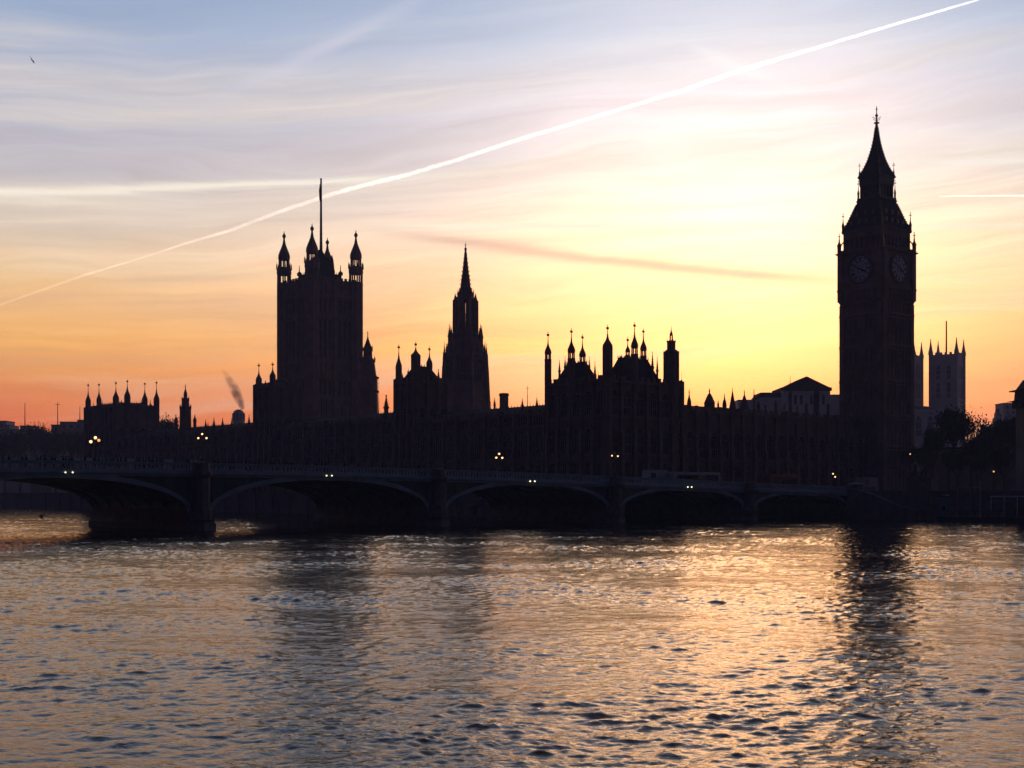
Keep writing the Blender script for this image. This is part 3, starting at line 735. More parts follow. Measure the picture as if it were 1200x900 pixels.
# small spire and its two flanking turrets behind the far range
def small_spire():
    Y = 452; m_ = PM(Y); t = thing('palace_spire_turret', 'small stepped stone turret with spirelet and two flanking turrets above the far range', 'turret', (WX(217.3, Y), Y, GZ))
    b = MB(); b.lathe(WX(217.3, Y), Y, [(7.2 * m_, GZ), (6.8 * m_, WZ(498, Y)), (6.5 * m_, WZ(478, Y)), (7.0 * m_, WZ(477.6, Y)), (4.6 * m_, WZ(476, Y)), (4.2 * m_, WZ(468, Y)), (4.7 * m_, WZ(467.6, Y)), (2.2 * m_, WZ(466, Y)),
                                      (2.1 * m_, WZ(461, Y)), (1.2 * m_, WZ(458, Y)), (.3 * m_, WZ(455, Y))], 8, ROTP + R(22.5))
    b.build('shaft', M['stone'], t)
    for k in range(4):
        a = ROTP + R(45) + k * math.pi / 2
        add_pinnacle(t, WX(217.3, Y) + math.cos(a) * 6.3 * m_, Y + math.sin(a) * 6.3 * m_, WZ(480, Y), WZ(473, Y), .8 * m_)
        add_pinnacle(t, WX(217.3, Y) + math.cos(a) * 4 * m_, Y + math.sin(a) * 4 * m_, WZ(470, Y), WZ(464, Y), .6 * m_)
    b = MB(); finial(b, WX(217.3, Y), Y, WZ(458, Y), WZ(450, Y), .10, .22); b.build('finial', M['gilt'], t)
    for px in (206.2, 228.3):
        b = MB(); b.lathe(WX(px, Y), Y, [(1.9 * m_, GZ), (1.9 * m_, WZ(494.5, Y)), (2.3 * m_, WZ(494, Y)), (2.0 * m_, WZ(491.5, Y)), (.8 * m_, WZ(489, Y)), (.2 * m_, WZ(485.5, Y))], 8)
        b.build('side_turret', M['stone'], t)
small_spire()

# ------------------------------------------------------------------ clock tower
def clock_tower():
    Y = 360.0; X = WX(1027.3, Y); th = R(51)              # river-side face
    ex = (math.sin(R(51)) * 0 + math.cos(R(39)), math.sin(R(39)))   # inland direction
    E_ = (math.cos(R(39)), math.sin(R(39))); A_ = (-math.sin(R(39)), math.cos(R(39)))
    NE_ = (-E_[0], -E_[1]); NA_ = (-A_[0], -A_[1]); rot = math.atan2(E_[1], E_[0]) + R(45)
    m_ = PM(Y); k2 = 1 / 0.7005                            # silhouette half width -> half diagonal/side helper
    side = lambda hw: hw * m_ * 2 / 1.401                  # side length of a square whose silhouette half width is hw px
    t = thing('clock_tower', 'tall clock tower with pale dials, belfry and concave iron spire, right of the palace', 'clock tower', (X, Y, GZ))
    c = (X, Y)
    def sq(b, hw0, y0, hw1, y1, mi=0): b.cbox(c, E_, side(hw0), A_, side(hw0), WZ(y0, Y), WZ(y1, Y), mi, hw1 / hw0)
    w = MB(); sq(w, 41.0, 582, 41.0, 357.5); S = side(41.0)
    for n_, ax in ((NE_, A_), (NA_, E_), (E_, A_), (A_, E_)):
        c0 = (c[0] + n_[0] * S / 2 - ax[0] * S / 2, c[1] + n_[1] * S / 2 - ax[1] * S / 2)
        for k in range(8):                                 # vertical panel ribs
            x = S * (k + .5) / 8; wd = .30 if k not in (0, 7) else .30
            w.obox((c0[0] + ax[0] * (x - wd / 2), c0[1] + ax[1] * (x - wd / 2)), ax, wd, n_, .28, WZ(578, Y), WZ(358, Y))
        for x in (0, S - 1.5):                             # corner buttresses
            w.obox((c0[0] + ax[0] * x, c0[1] + ax[1] * x), ax, 1.5, n_, .42, GZ, WZ(358, Y))
        for yy in (548, 525, 489.5, 449, 408.5, 372):
            w.obox(c0, ax, S, n_, .55, WZ(yy, Y), WZ(yy, Y) + .5)
            w.obox(c0, ax, S, n_, .47, WZ(yy + 4, Y), WZ(yy + 4, Y) + .3)
    w.build('shaft', M['stone'], t)
    for n_, ax in ((NE_, A_), (NA_, E_)):
        for yy in (540, 505, 465, 425, 386):
            for k in (1.0, 2.0, 3.0, 4.0, 5.0, 6.0):
                x = S * (k + .5 + .5) / 8 - S / 2
                if k in (1.0, 2.0, 4.0, 5.0): window(t, (c[0] + n_[0] * S / 2 + ax[0] * x, c[1] + n_[1] * S / 2 + ax[1] * x), n_, .62, 4.6, WZ(yy, Y) - 1.2)
    # clock stage
    w = MB(); sq(w, 41.3, 358, 43.4, 354.5); sq(w, 43.4, 354.4, 43.4, 342); sq(w, 45.6, 342, 45.6, 340.3); sq(w, 43.0, 340.2, 43.0, 299)
    sq(w, 46.3, 298.9, 47.8, 297.2); sq(w, 44, 297.1, 44, 295.8); S2 = side(43.0)
    for n_, ax in ((NE_, A_), (NA_, E_), (E_, A_), (A_, E_)):
        for sgn in (-1, 1):                                # corner piers of the dial stage
            w.cbox((c[0] + n_[0] * S2 / 2 + ax[0] * sgn * (S2 / 2 - .75), c[1] + n_[1] * S2 / 2 + ax[1] * sgn * (S2 / 2 - .75)), ax, 1.5, n_, 1.0, WZ(354, Y), WZ(299, Y))
        for k in range(9):                                 # panels under the dial
            x = -S2 / 2 + 2 + (S2 - 4) * k / 8
            w.cbox((c[0] + n_[0] * side(43.4) / 2 + ax[0] * x, c[1] + n_[1] * side(43.4) / 2 + ax[1] * x), ax, .3, n_, .5, WZ(354, Y), WZ(343, Y))
    w.build('clock_stage', M['stone'], t)
    # dials
    dr = 15.6 * m_
    for n_, ax in ((NE_, NA_), (NA_, E_), (E_, A_), (A_, NE_)):
        zc = WZ(318.6, Y); o = Vector((c[0] + n_[0] * (S2 / 2 + .02), c[1] + n_[1] * (S2 / 2 + .02), zc))
        axv = Vector((ax[0], ax[1], 0)); nv = Vector((n_[0], n_[1], 0)); up = Vector((0, 0, 1))
        # ax must point to the viewer's right when looking at the face
        if nv.cross(axv).z < 0: axv = -axv
        axv = -axv if (up.cross(nv)).dot(axv) < 0 else axv
        P = lambda x, z, dpt: o + axv * x + up * z + nv * dpt
        b = MB(); n = 40
        vs = [P(math.cos(2 * math.pi * k / n) * dr, math.sin(2 * math.pi * k / n) * dr, .10) for k in range(n)]
        vs += [P(math.cos(2 * math.pi * k / n) * dr, math.sin(2 * math.pi * k / n) * dr, 0) for k in range(n)]
        b.add(vs, [tuple(range(n))] + [(n + k, n + (k + 1) % n, (k + 1) % n, k) for k in range(n)])
        dial = b.build('clock_dial', M['dial'], t)
        b = MB()
        def ring(r0, r1, d0, d1):
            vs = []
            for r_, dd in ((r0, d1), (r1, d1), (r0, d0), (r1, d0)):
                vs += [P(math.cos(2 * math.pi * k / n) * r_, math.sin(2 * math.pi * k / n) * r_, dd) for k in range(n)]
            fs = []
            for k in range(n):
                j = (k + 1) % n; fs += [(k, j, n + j, n + k), (n + k, n + j, 3 * n + j, 3 * n + k), (2 * n + k, 2 * n + j, j, k)]
            b.add(vs, fs)
        ring(dr * .97, dr * 1.08, 0, .32); ring(dr * .83, dr * .86, .08, .18); ring(dr * .56, dr * .585, .08, .18); ring(dr * .22, dr * .245, .08, .18)
        def bar(a, r0, r1, w_, dpt, off=0.0, tilt=0.0):
            # a: clock angle; strokes stand radially, off = sideways offset
            ca, sa = math.sin(a), math.cos(a); px_, pz_ = math.cos(a), -math.sin(a)
            def q(r_, o_): return (ca * r_ + px_ * o_, sa * r_ + pz_ * o_)
            pts = [q(r0, off - tilt - w_ / 2), q(r0, off - tilt + w_ / 2), q(r1, off + tilt + w_ / 2), q(r1, off + tilt - w_ / 2)]
            vs = [P(x, z, dpt + .07) for x, z in pts] + [P(x, z, dpt) for x, z in pts]
            b.add(vs, [(0, 1, 2, 3), (0, 3, 2, 1), (4, 5, 1, 0), (5, 6, 2, 1), (6, 7, 3, 2), (7, 4, 0, 3)])
        NUM = {1: 'I', 2: 'II', 3: 'III', 4: 'IV', 5: 'V', 6: 'VI', 7: 'VII', 8: 'VIII', 9: 'IX', 10: 'X', 11: 'XI', 12: 'XII'}
        for h, s_ in NUM.items():
            a = h * math.pi / 6; wd = {'I': .16, 'V': .34, 'X': .34}; tot = sum(wd[ch] for ch in s_); x = -tot / 2
            for ch in s_:
                cx = x + wd[ch] / 2; x += wd[ch]
                if ch == 'I': bar(a, dr * .61, dr * .81, .09, .12, cx)
                elif ch == 'V': bar(a, dr * .61, dr * .81, .08, .12, cx - .07, -.07); bar(a, dr * .61, dr * .81, .08, .125, cx + .07, .07)
                else: bar(a, dr * .61, dr * .81, .08, .12, cx, .12); bar(a, dr * .61, dr * .81, .08, .125, cx, -.12)
        for k in range(60):
            if k % 5 == 0: bar(k * math.pi / 30, dr * .86, dr * .95, .10, .11)
            else: bar(k * math.pi / 30, dr * .90, dr * .94, .05, .11)
        for k in range(12): bar((k + .5) * math.pi / 6, dr * .24, dr * .55, .05, .11)
        b.build('dial_tracery', M['black'], dial)
        b = MB(); b0 = b
        am = 50 / 60 * 2 * math.pi; ah = (3 + 50 / 60) / 12 * 2 * math.pi
        bar(am, -dr * .18, dr * .84, .24, .32); bar(ah, -dr * .12, dr * .54, .42, .24)
        b.build('clock_hands', M['black'], dial)
    # belfry with louvred arches
    w = MB(); sq(w, 33.5, 296, 33.5, 273); sq(w, 39.5, 273.6, 40.4, 271.4); sq(w, 38.0, 281, 38.0, 273.5); S3 = side(38.2)
    sq(w, 40.5, 295.9, 40.5, 293.2)
    for n_, ax in ((NE_, A_), (NA_, E_), (E_, A_), (A_, E_)):
        for k in range(8):
            x = -S3 / 2 + .4 + (S3 - .8) * k / 7
            w.cbox((c[0] + n_[0] * (S3 / 2 - .4) + ax[0] * x, c[1] + n_[1] * (S3 / 2 - .4) + ax[1] * x), ax, .62, n_, .8, WZ(293.3, Y), WZ(280.9, Y))
    w.build('belfry', M['stone'], t)
    # lower roof, concave, tiled
    def sqlathe(b, prof): b.lathe(c[0], c[1], [(side(h) / 2 * math.sqrt(2), WZ(y, Y)) for h, y in prof], 4, rot)
    b = MB(); sqlathe(b, [(39.6, 271.5), (38.6, 269.5), (35.2, 263.5), (31.5, 256.5), (28, 249), (25.0, 242.5), (22.3, 237.6), (23.4, 237.2), (23.4, 235.5)])
    roof = b.build('roof', M['slate'], t)
    b = MB()
    for n_, ax in ((NE_, A_), (NA_, E_)):                  # little dormers in two rows
        for yy, hw, cnt in ((262, 34.4, 4), (251.5, 29.0, 3)):
            S4 = side(hw)
            for k in range(cnt):
                x = (k - (cnt - 1) / 2) * S4 / (cnt + .6)
                b = MB(); b.cbox((c[0] + n_[0] * (S4 / 2 - .25) + ax[0] * x, c[1] + n_[1] * (S4 / 2 - .25) + ax[1] * x), ax, .7, n_, 1.1, WZ(yy, Y) - .6, WZ(yy, Y) + .5); b.build('dormer', M['gilt'], roof)
    # open lantern
    b = MB(); sq(b, 13.5, 236, 13.5, 212); hwL = 18.7; SL = side(hwL)
    sq(b, 21.2, 235.6, 21.2, 232.5)
    b.v.clear(); b.f.clear(); b.mi.clear()
    sq(b, 22.4, 235.6, 22.4, 232.8); sq(b, 19.5, 218.5, 20.3, 209.2); sq(b, 21.6, 209.3, 21.6, 207.6)
    b.lathe(c[0], c[1], [(1.5, WZ(233, Y)), (1.5, WZ(218, Y))], 8)
    for n_, ax in ((NE_, A_), (NA_, E_), (E_, A_), (A_, E_)):
        for k in range(5):
            x = -SL / 2 + .3 + (SL - .6) * k / 4
            b.cbox((c[0] + n_[0] * (SL / 2 - .3) + ax[0] * x, c[1] + n_[1] * (SL / 2 - .3) + ax[1] * x), ax, .8 if k in (0, 4) else .55, n_, .5, WZ(232.9, Y), WZ(218.4, Y))
    b.build('lantern', M['iron'], t)
    b = MB(); sqlathe(b, [(21.3, 207.7), (20.2, 205.5), (17.0, 200.5), (14.2, 195.5), (11.0, 188.5), (8.6, 181.5), (6.4, 174), (4.6, 166.5), (3.2, 158.5), (2.0, 150.5), (1.3, 146)])
    spire = b.build('spire', M['slate'], t)
    b = MB()                                               # crockets down the hips
    prof = [(21.3, 207.7), (17.0, 200.5), (11.0, 188.5), (6.4, 174), (3.2, 158.5), (1.6, 148)]
    for k in range(4):
        a = rot + k * math.pi / 2
        for (h0, y0), (h1, y1) in zip(prof[:-1], prof[1:]):
            for j in range(4):
                f_ = j / 4; rr = side(h0 + (h1 - h0) * f_) / 2 * math.sqrt(2); b.ball((c[0] + math.cos(a) * rr, c[1] + math.sin(a) * rr, WZ(y0 + (y1 - y0) * f_, Y)), .2, 6, 4)
    b.build('crockets', M['gilt'], spire)
    b = MB()
    for k in range(4):
        a = rot + k * math.pi / 2
        pr = [(39.0, 271), (35.2, 263.5), (28, 249), (22.6, 238)]
        for (h0, y0), (h1, y1) in zip(pr[:-1], pr[1:]):
            for j in range(5):
                f_ = j / 5; rr = side(h0 + (h1 - h0) * f_) / 2 * math.sqrt(2); b.ball((c[0] + math.cos(a) * rr, c[1] + math.sin(a) * rr, WZ(y0 + (y1 - y0) * f_, Y)), .22, 6, 4)
    b.build('crockets', M['gilt'], roof)
    b = MB(); x, y = c
    b.lathe(x, y, [(.35, WZ(147, Y)), (.30, WZ(145, Y)), (.75, WZ(144.6, Y)), (.75, WZ(143.6, Y)), (.25, WZ(143, Y)), (.14, WZ(134, Y)), (.10, WZ(124.6, Y))], 8)
    b.ball((x, y, WZ(135.5, Y)), .42); b.ball((x, y, WZ(128, Y)), .25)
    for a in range(4):
        aa = rot + a * math.pi / 2
        for r_, yy in ((.95, 137.4), (.7, 140)):
            b.tube((x, y, WZ(yy + 2.2, Y)), (x + math.cos(aa) * r_, y + math.sin(aa) * r_, WZ(yy, Y)), .07, n=4); b.ball((x + math.cos(aa) * r_, y + math.sin(aa) * r_, WZ(yy, Y)), .15, 6, 4)
    b.build('finial', M['gilt'], spire)
    # corner pinnacles
    for k in range(4):
        a = rot + k * math.pi / 2
        for hw, yb, yt, r_ in ((43.0, 297, 272.5, .52), (38.6, 274, 249, .34), (21.0, 236, 211, .26), (19.6, 210, 191, .20)):
            rr = side(hw) / 2 * math.sqrt(2) * .99; px_, py_ = c[0] + math.cos(a) * rr, c[1] + math.sin(a) * rr
            b = MB(); z0, z1 = WZ(yb, Y), WZ(yt, Y); h = z1 - z0
            b.lathe(px_, py_, [(r_, z0), (r_, z0 + h * .34), (r_ * 1.3, z0 + h * .36), (r_ * .45, z0 + h * .55), (r_ * .2, z0 + h * .8), (.05, z1)], 4, rot)
            b.cbox((px_, py_), E_, .8, A_, .09, z1 - h * .18, z1 - h * .15); b.cbox((px_, py_), A_, .8, E_, .09, z1 - h * .18, z1 - h * .15)
            b.ball((px_, py_, z1 - h * .05), .15, 6, 4)
            b.build('pinnacle', M['gilt'], t)
    # flying bits between belfry and outer pinnacles
    b = MB()
    for k in range(4):
        a = rot + k * math.pi / 2
        r0, r1 = side(38.5) / 2 * math.sqrt(2), side(43.0) / 2 * math.sqrt(2)
        b.tube((c[0] + math.cos(a) * r0 * .97, c[1] + math.sin(a) * r0 * .97, WZ(283, Y)), (c[0] + math.cos(a) * r1, c[1] + math.sin(a) * r1, WZ(289.5, Y)), .16, n=4)
    b.build('flying_buttress', M['stone'], t)
clock_tower()

# ------------------------------------------------------------------ flag tower
def flag_tower():
    Y = 510.0; X = WX(374.9, Y); m_ = PM(Y); S = 19.4; c = (X, Y); c0 = (X - PE[0] * S / 2 - PA[0] * S / 2, Y - PE[1] * S / 2 - PA[1] * S / 2)
    t = thing('flag_tower', 'massive square stone tower with four corner turrets and a flagpole', 'tower', (X, Y, GZ))
    zt = WZ(331.5, Y); w = MB(); w.obox(c0, PE, S, PA, S, GZ, zt)
    for n_, ax in ((NR, PA), (NN, PE), (PE, PA), (PA, PE)):
        f0 = (c[0] + n_[0] * S / 2 - ax[0] * S / 2, c[1] + n_[1] * S / 2 - ax[1] * S / 2)
        for k in range(1, 9):
            if k in (4, 5): continue
            x = S * k / 9; w.obox((f0[0] + ax[0] * (x - .35), f0[1] + ax[1] * (x - .35)), ax, .7, n_, .5, GZ, zt)
        for x in (S * .5 - .6,): w.obox((f0[0] + ax[0] * x, f0[1] + ax[1] * x), ax, 1.2, n_, .7, GZ, zt)
        for yy in (352, 376, 428, 446, 470): w.obox(f0, ax, S, n_, .8, WZ(yy, Y), WZ(yy, Y) + .8)
        battlement(w, f0, ax, S, (-n_[0], -n_[1]), zt, .9, .9, .5, .9)
    w.build('wall', M['stone'], t)
    for n_, ax in ((NR, PA), (NN, PE)):
        for k in (1.5, 2.5, 3.5, 5.5, 6.5, 7.5):
            x = S * k / 9 - S / 2
            p = (c[0] + n_[0] * S / 2 + ax[0] * x, c[1] + n_[1] * S / 2 + ax[1] * x)
            window(t, p, n_, 1.3, 14.5, WZ(426, Y) + .8); window(t, p, n_, 1.3, 5.4, WZ(375, Y) + 1.2); window(t, p, n_, 1.3, 5.4, WZ(468, Y) + .8)
    off = 13.4
    for sa, se in ((-1, -1), (1, -1), (-1, 1), (1, 1)):
        hb = S / 2 - .1
        x = c[0] + PA[0] * sa * hb + PE[0] * se * hb; y = c[1] + PA[1] * sa * hb + PE[1] * se * hb
        b = MB(); r = 2.45; rot = ROTP + R(22.5); Z = lambda py: WZ(py, Y)
        b.lathe(x, y, [(r, GZ), (r, Z(333)), (r * 1.1, Z(332.6)), (r * 1.1, Z(331.6))], 8, rot)
        for k in range(8):
            a = rot + k * math.pi / 4; ca, sa_ = math.cos(a), math.sin(a)
            b.tube((x + ca * r, y + sa_ * r, GZ), (x + ca * r, y + sa_ * r, Z(332)), .22, n=4)
            b.tube((x + ca * r * .95, y + sa_ * r * .95, Z(332)), (x + ca * r * .95, y + sa_ * r * .95, Z(321)), .30, n=4)
            b.tube((x + ca * r * .74, y + sa_ * r * .74, Z(314)), (x + ca * r * .74, y + sa_ * r * .74, Z(303)), .26, n=4)
            b.lathe(x + ca * r * 1.12, y + sa_ * r * 1.12, [(.24, Z(316)), (.2, Z(311)), (0, Z(307.5))], 4)
        b.lathe(x, y, [(r * 1.05, Z(322.2)), (r * 1.14, Z(320)), (r * 1.10, Z(314.5)), (r * .9, Z(313.2))], 8, rot)
        b.lathe(x, y, [(r * .84, Z(304.5)), (r * .90, Z(302.5)), (r * .88, Z(299)), (r * .74, Z(295.5)), (r * .48, Z(290.5)), (r * .26, Z(286)), (r * .15, Z(281)), (r * .13, Z(278.5))], 12, rot)
        o = b.build('corner_turret', M['stone'], t)
        b = MB(); b.lathe(x, y, [(.3, Z(279)), (.62, Z(277.4)), (.72, Z(275.8)), (.4, Z(274)), (.18, Z(273)), (.12, Z(270.5))], 8); b.build('crown_finial', M['gilt'], o)
    Z = lambda py: WZ(py, Y)
    b = MB()                                           # stepped iron roof carrying the pole
    b.cbox(c, PE, 11.6, PA, 11.6, zt, Z(323)); b.cbox(c, PE, 8.0, PA, 8.0, Z(323), Z(308), 0, .93); b.cbox(c, PE, 5.6, PA, 5.6, Z(308), Z(302), 0, .8); b.cbox(c, PE, 3.4, PA, 3.4, Z(302), Z(293), 0, .35)
    for u in (-3.2, 3.2):
        for v in (-3.2, 3.2): b.lathe(c[0] + PE[0] * u + PA[0] * v, c[1] + PE[1] * u + PA[1] * v, [(.7, Z(309)), (.6, Z(305)), (.1, Z(299))], 6)
    ro = b.build('roof', M['slate'], t)
    b = MB()
    for sa in (-1, 1):
        for se in (-1, 1):
            x = c[0] + (PA[0] * sa + PE[0] * se) * 5.5; y = c[1] + (PA[1] * sa + PE[1] * se) * 5.5
            b.lathe(x, y, [(.9, Z(323)), (.9, Z(320)), (.2, Z(318)), (.12, Z(312)), (.05, Z(311))], 6)
    cresting(b, (c[0] - PE[0] * 5.8 - PA[0] * 5.8, c[1] - PE[1] * 5.8 - PA[1] * 5.8), PE, 11.6, PA, 11.6, Z(323), .1, 1.0, 1.0)
    b.build('cresting', M['iron'], ro)
    b = MB(); b.lathe(X + WX(376.2, Y) - X, Y, [(.62, Z(297)), (.5, Z(280)), (.42, Z(250)), (.34, Z(212)), (.26, Z(211))], 8); b.ball((WX(376.2, Y), Y, Z(210)), .42)
    pole = b.build('flagpole', M['iron'], t)
    b = MB(); vs = []; n = 9
    for k in range(n):
        zz = Z(216) + (Z(236) - Z(216)) * k / (n - 1); wd = .25 + .25 * math.sin(k / (n - 1) * math.pi)
        vs += [(WX(376.0, Y) - .2, Y, zz), (WX(376.0, Y) - .2 - wd, Y + .35 * math.sin(k * 1.7), zz), (WX(376.0, Y) - .2 - wd * .5, Y + .4, zz)]
    fs = []
    for k in range(n - 1):
        for j in range(3): fs.append((3 * k + j, 3 * k + (j + 1) % 3, 3 * k + 3 + (j + 1) % 3, 3 * k + 3 + j))
    b.add(vs, fs); b.build('flag', M['flag'], pole)
flag_tower()

# ------------------------------------------------------------------ central lantern spire tower
def lantern_tower():
    Y = 432.0; X = WX(545.6, Y); m_ = PM(Y); Z = lambda py: WZ(py, Y); rot = ROTP + R(22.5)
    t = thing('lantern_tower', 'tall eight-sided gothic lantern tower tapering to a sharp central spire', 'tower', (X, Y, GZ))
    oct_ = 1.02
    def ring(b, prof): b.lathe(X, Y, [(h * m_ * oct_, Z(y)) for h, y in prof], 8, rot)
    b = MB(); ring(b, [(30, 560), (29.5, 478), (27.4, 462), (26, 449), (25.2, 447), (24.6, 420), (25.4, 419.5), (25.4, 418), (22.5, 413), (22.0, 404), (20.2, 400), (16.2, 393), (15.2, 389.5), (14.8, 388)])
    for k in range(8):
        a = rot + k * math.pi / 4
        for r0, y0, r1, y1 in ((30.5, 560, 28.6, 470), (28.2, 470, 26.2, 430), (26, 430, 25.2, 414)):
            b.tube((X + math.cos(a) * r0 * m_, Y + math.sin(a) * r0 * m_, Z(y0)), (X + math.cos(a) * r1 * m_, Y + math.sin(a) * r1 * m_, Z(y1)), .62, n=4)
    b.build('lower_stage', M['stone'], t)
    for k in range(8):                                   # tall windows on the lower stage
        a = rot + (k + .5) * math.pi / 4; n_ = (math.cos(a), math.sin(a)); rr = 25.0 * m_ * math.cos(math.pi / 8)
        window(t, (X + n_[0] * (rr + .55), Y + n_[1] * (rr + .55)), n_, 2.6, 7.0, Z(449))
    b = MB()                                             # open upper lantern: eight piers
    for k in range(8):
        a = rot + k * math.pi / 4; ca, sa = math.cos(a), math.sin(a)
        b.lathe(X + ca * 12.3 * m_, Y + sa * 12.3 * m_, [(1.0, Z(389)), (.95, Z(352))], 4, a)
        a2 = a + math.pi / 8; rr = 12.2 * m_ * math.cos(math.pi / 8)
        b.cbox((X + math.cos(a2) * rr, Y + math.sin(a2) * rr), (-math.sin(a2), math.cos(a2)), .22, (math.cos(a2), math.sin(a2)), .3, Z(389), Z(384))
        b.cbox((X + math.cos(a2) * rr, Y + math.sin(a2) * rr), (-math.sin(a2), math.cos(a2)), 2.6, (math.cos(a2), math.sin(a2)), .3, Z(371), Z(369.6))
    # side walls towards the flanks are solid; the fronts stay open so that the sky shows through
    for k in (0, 1, 2, 4, 5, 6): 
        a2 = rot + (k + .5) * math.pi / 4
        if abs(math.sin(a2)) > .93: continue
        rr = 12.0 * m_ * math.cos(math.pi / 8)
        b.cbox((X + math.cos(a2) * rr, Y + math.sin(a2) * rr), (-math.sin(a2), math.cos(a2)), 2.6, (math.cos(a2), math.sin(a2)), .25, Z(389), Z(352))
    ring(b, [(13.4, 353.5), (13.6, 351.5), (12.0, 350.5), (9.2, 347)])
    ring(b, [(15.4, 390), (15.0, 386), (13.3, 385)])
    up = b.build('upper_lantern', M['stone'], t)
    b = MB(); ring(b, [(10.6, 350.6), (8.9, 345), (7.6, 339.5), (8.0, 339), (6.4, 338), (4.7, 324), (5.2, 323.4), (4.3, 322.6), (2.7, 309), (1.5, 297), (1.0, 293)])
    for k in range(8):
        a = rot + k * math.pi / 4
        for yy in range(298, 340, 5):
            h = 1.0 + (yy - 293) / 46 * 6.6; b.ball((X + math.cos(a) * h * m_, Y + math.sin(a) * h * m_, Z(yy)), .15, 4, 3)
    sp = b.build('spire', M['stone_dark'], t)
    b = MB(); b.lathe(X, Y, [(.22, Z(294)), (.42, Z(292.5)), (.42, Z(291)), (.12, Z(290)), (.09, Z(284.5))], 8); b.cbox((X, Y), PE, .8, PA, .1, Z(287.6), Z(287)); b.build('finial', M['gilt'], sp)
    for rr, yb, yt, r_, ph in ((12.8, 357, 343.5, 1.25, 0), (19.8, 406, 379.5, 1.7, 0), (25.8, 430, 400, 1.35, 0), (9.0, 350, 338, .9, .5), (16.5, 397, 384, 1.2, .5), (22.5, 416, 402, 1.1, .5), (28.6, 478, 458, 1.2, 0)):
        for k in range(8):
            a = rot + (k + ph) * math.pi / 4; add_pinnacle(t, X + math.cos(a) * rr * m_, Y + math.sin(a) * rr * m_, Z(yb), Z(yt), r_ * m_)
lantern_tower()

# ------------------------------------------------------------------ spired ventilation turret right of the flag tower, chimneys
def vent_turret():
    Y = 445.0; m_ = PM(Y); Z = lambda py: WZ(py, Y); X = WX(430.6, Y); rot = ROTP + R(22.5)
    t = thing('spired_turret_tower', 'stepped stone turret tower with pointed roof beside the flag tower', 'tower', (X, Y, GZ))
    b = MB(); b.lathe(X, Y, [(13.6 * m_, GZ), (12.8 * m_, Z(468)), (12.2 * m_, Z(444)), (10.4 * m_, Z(438)), (9.4 * m_, Z(430)), (8.4 * m_, Z(424)), (8.0 * m_, Z(421.5)), (5.4 * m_, Z(418))], 8, rot); b.build('lower_stage', M['stone'], t)
    b = MB(); b.lathe(X + .1, Y, [(5.6 * m_, Z(422)), (5.2 * m_, Z(411)), (5.7 * m_, Z(410.5)), (5.5 * m_, Z(409)), (3.2 * m_, Z(403)), (1.4 * m_, Z(398)), (.5 * m_, Z(394.5)), (.3 * m_, Z(391.5))], 8, rot); o = b.build('spirelet', M['stone_dark'], t)
    b = MB(); finial(b, X + .1, Y, Z(394), Z(388), .09, .22); b.build('finial', M['gilt'], o)
    for k in range(4):
        a = rot + R(22.5) + k * math.pi / 2
        for rr, yb, yt, r_ in ((5.6, 412, 403.5, .7), (8.6, 425, 416.5, .8)):
            add_pinnacle(t, X + math.cos(a) * rr * m_, Y + math.sin(a) * rr * m_, Z(yb), Z(yt), r_ * m_)
    xb = WX(444.6, Y); b = MB(); pinnacle(b, xb, Y - 2, GZ, Z(435.5), .9 * m_)
    b.tube((xb, Y - 2, Z(444)), (WX(440, Y), Y - 2, Z(442)), .35, n=4); b.tube((xb, Y - 2, Z(460)), (WX(440, Y), Y - 2, Z(458)), .35, n=4)
    b.build('outer_buttress', M['stone'], t)
vent_turret()
def chimney_stack():
    Y = 352.0; Z = lambda py: WZ(py, Y); X = WX(590.6, Y); m_ = PM(Y)
    t = thing('chimney', 'square dark chimney stack with crenellated cap on the riverside roof', 'chimney', (X, Y, 20))
    b = MB(); b.cbox((X, Y), PE, 7.2 * m_, PA, 7.6 * m_, 20, Z(464)); b.build('stack', M['stone_dark'], t)
    b = MB(); b.cbox((X, Y), PE, 8.4 * m_, PA, 8.8 * m_, Z(464), Z(462.4))
    for u in (-1, 0, 1):
        for v in (-1, 0, 1):
            b.cbox((X + PE[0] * u * .65 + PA[0] * v * .65, Y + PE[1] * u * .65 + PA[1] * v * .65), PE, .42, PA, .42, Z(462.5), Z(460.8))
    b.build('cap', M['stone_dark'], t)
chimney_stack()
def antenna(name, label, px, Y, y0, y1, r, m='iron', rungs=0):
    X = WX(px, Y); b = MB(); b.lathe(X, Y, [(r, WZ(y0, Y)), (r * .5, WZ(y1, Y))], 6)
    for k in range(rungs):
        zz = WZ(y1 + 3 + k * 3, Y); b.tube((X - r * 5, Y, zz), (X + r * 5, Y, zz), r * .4, n=4)
    o = b.build(name, M[m]); tag(o, label, 'mast')
    return o
antenna('roof_aerial', 'thin faint aerial on the palace roof right of the square chimney', 618.2, 330, 478, 452, .10, rungs=1)

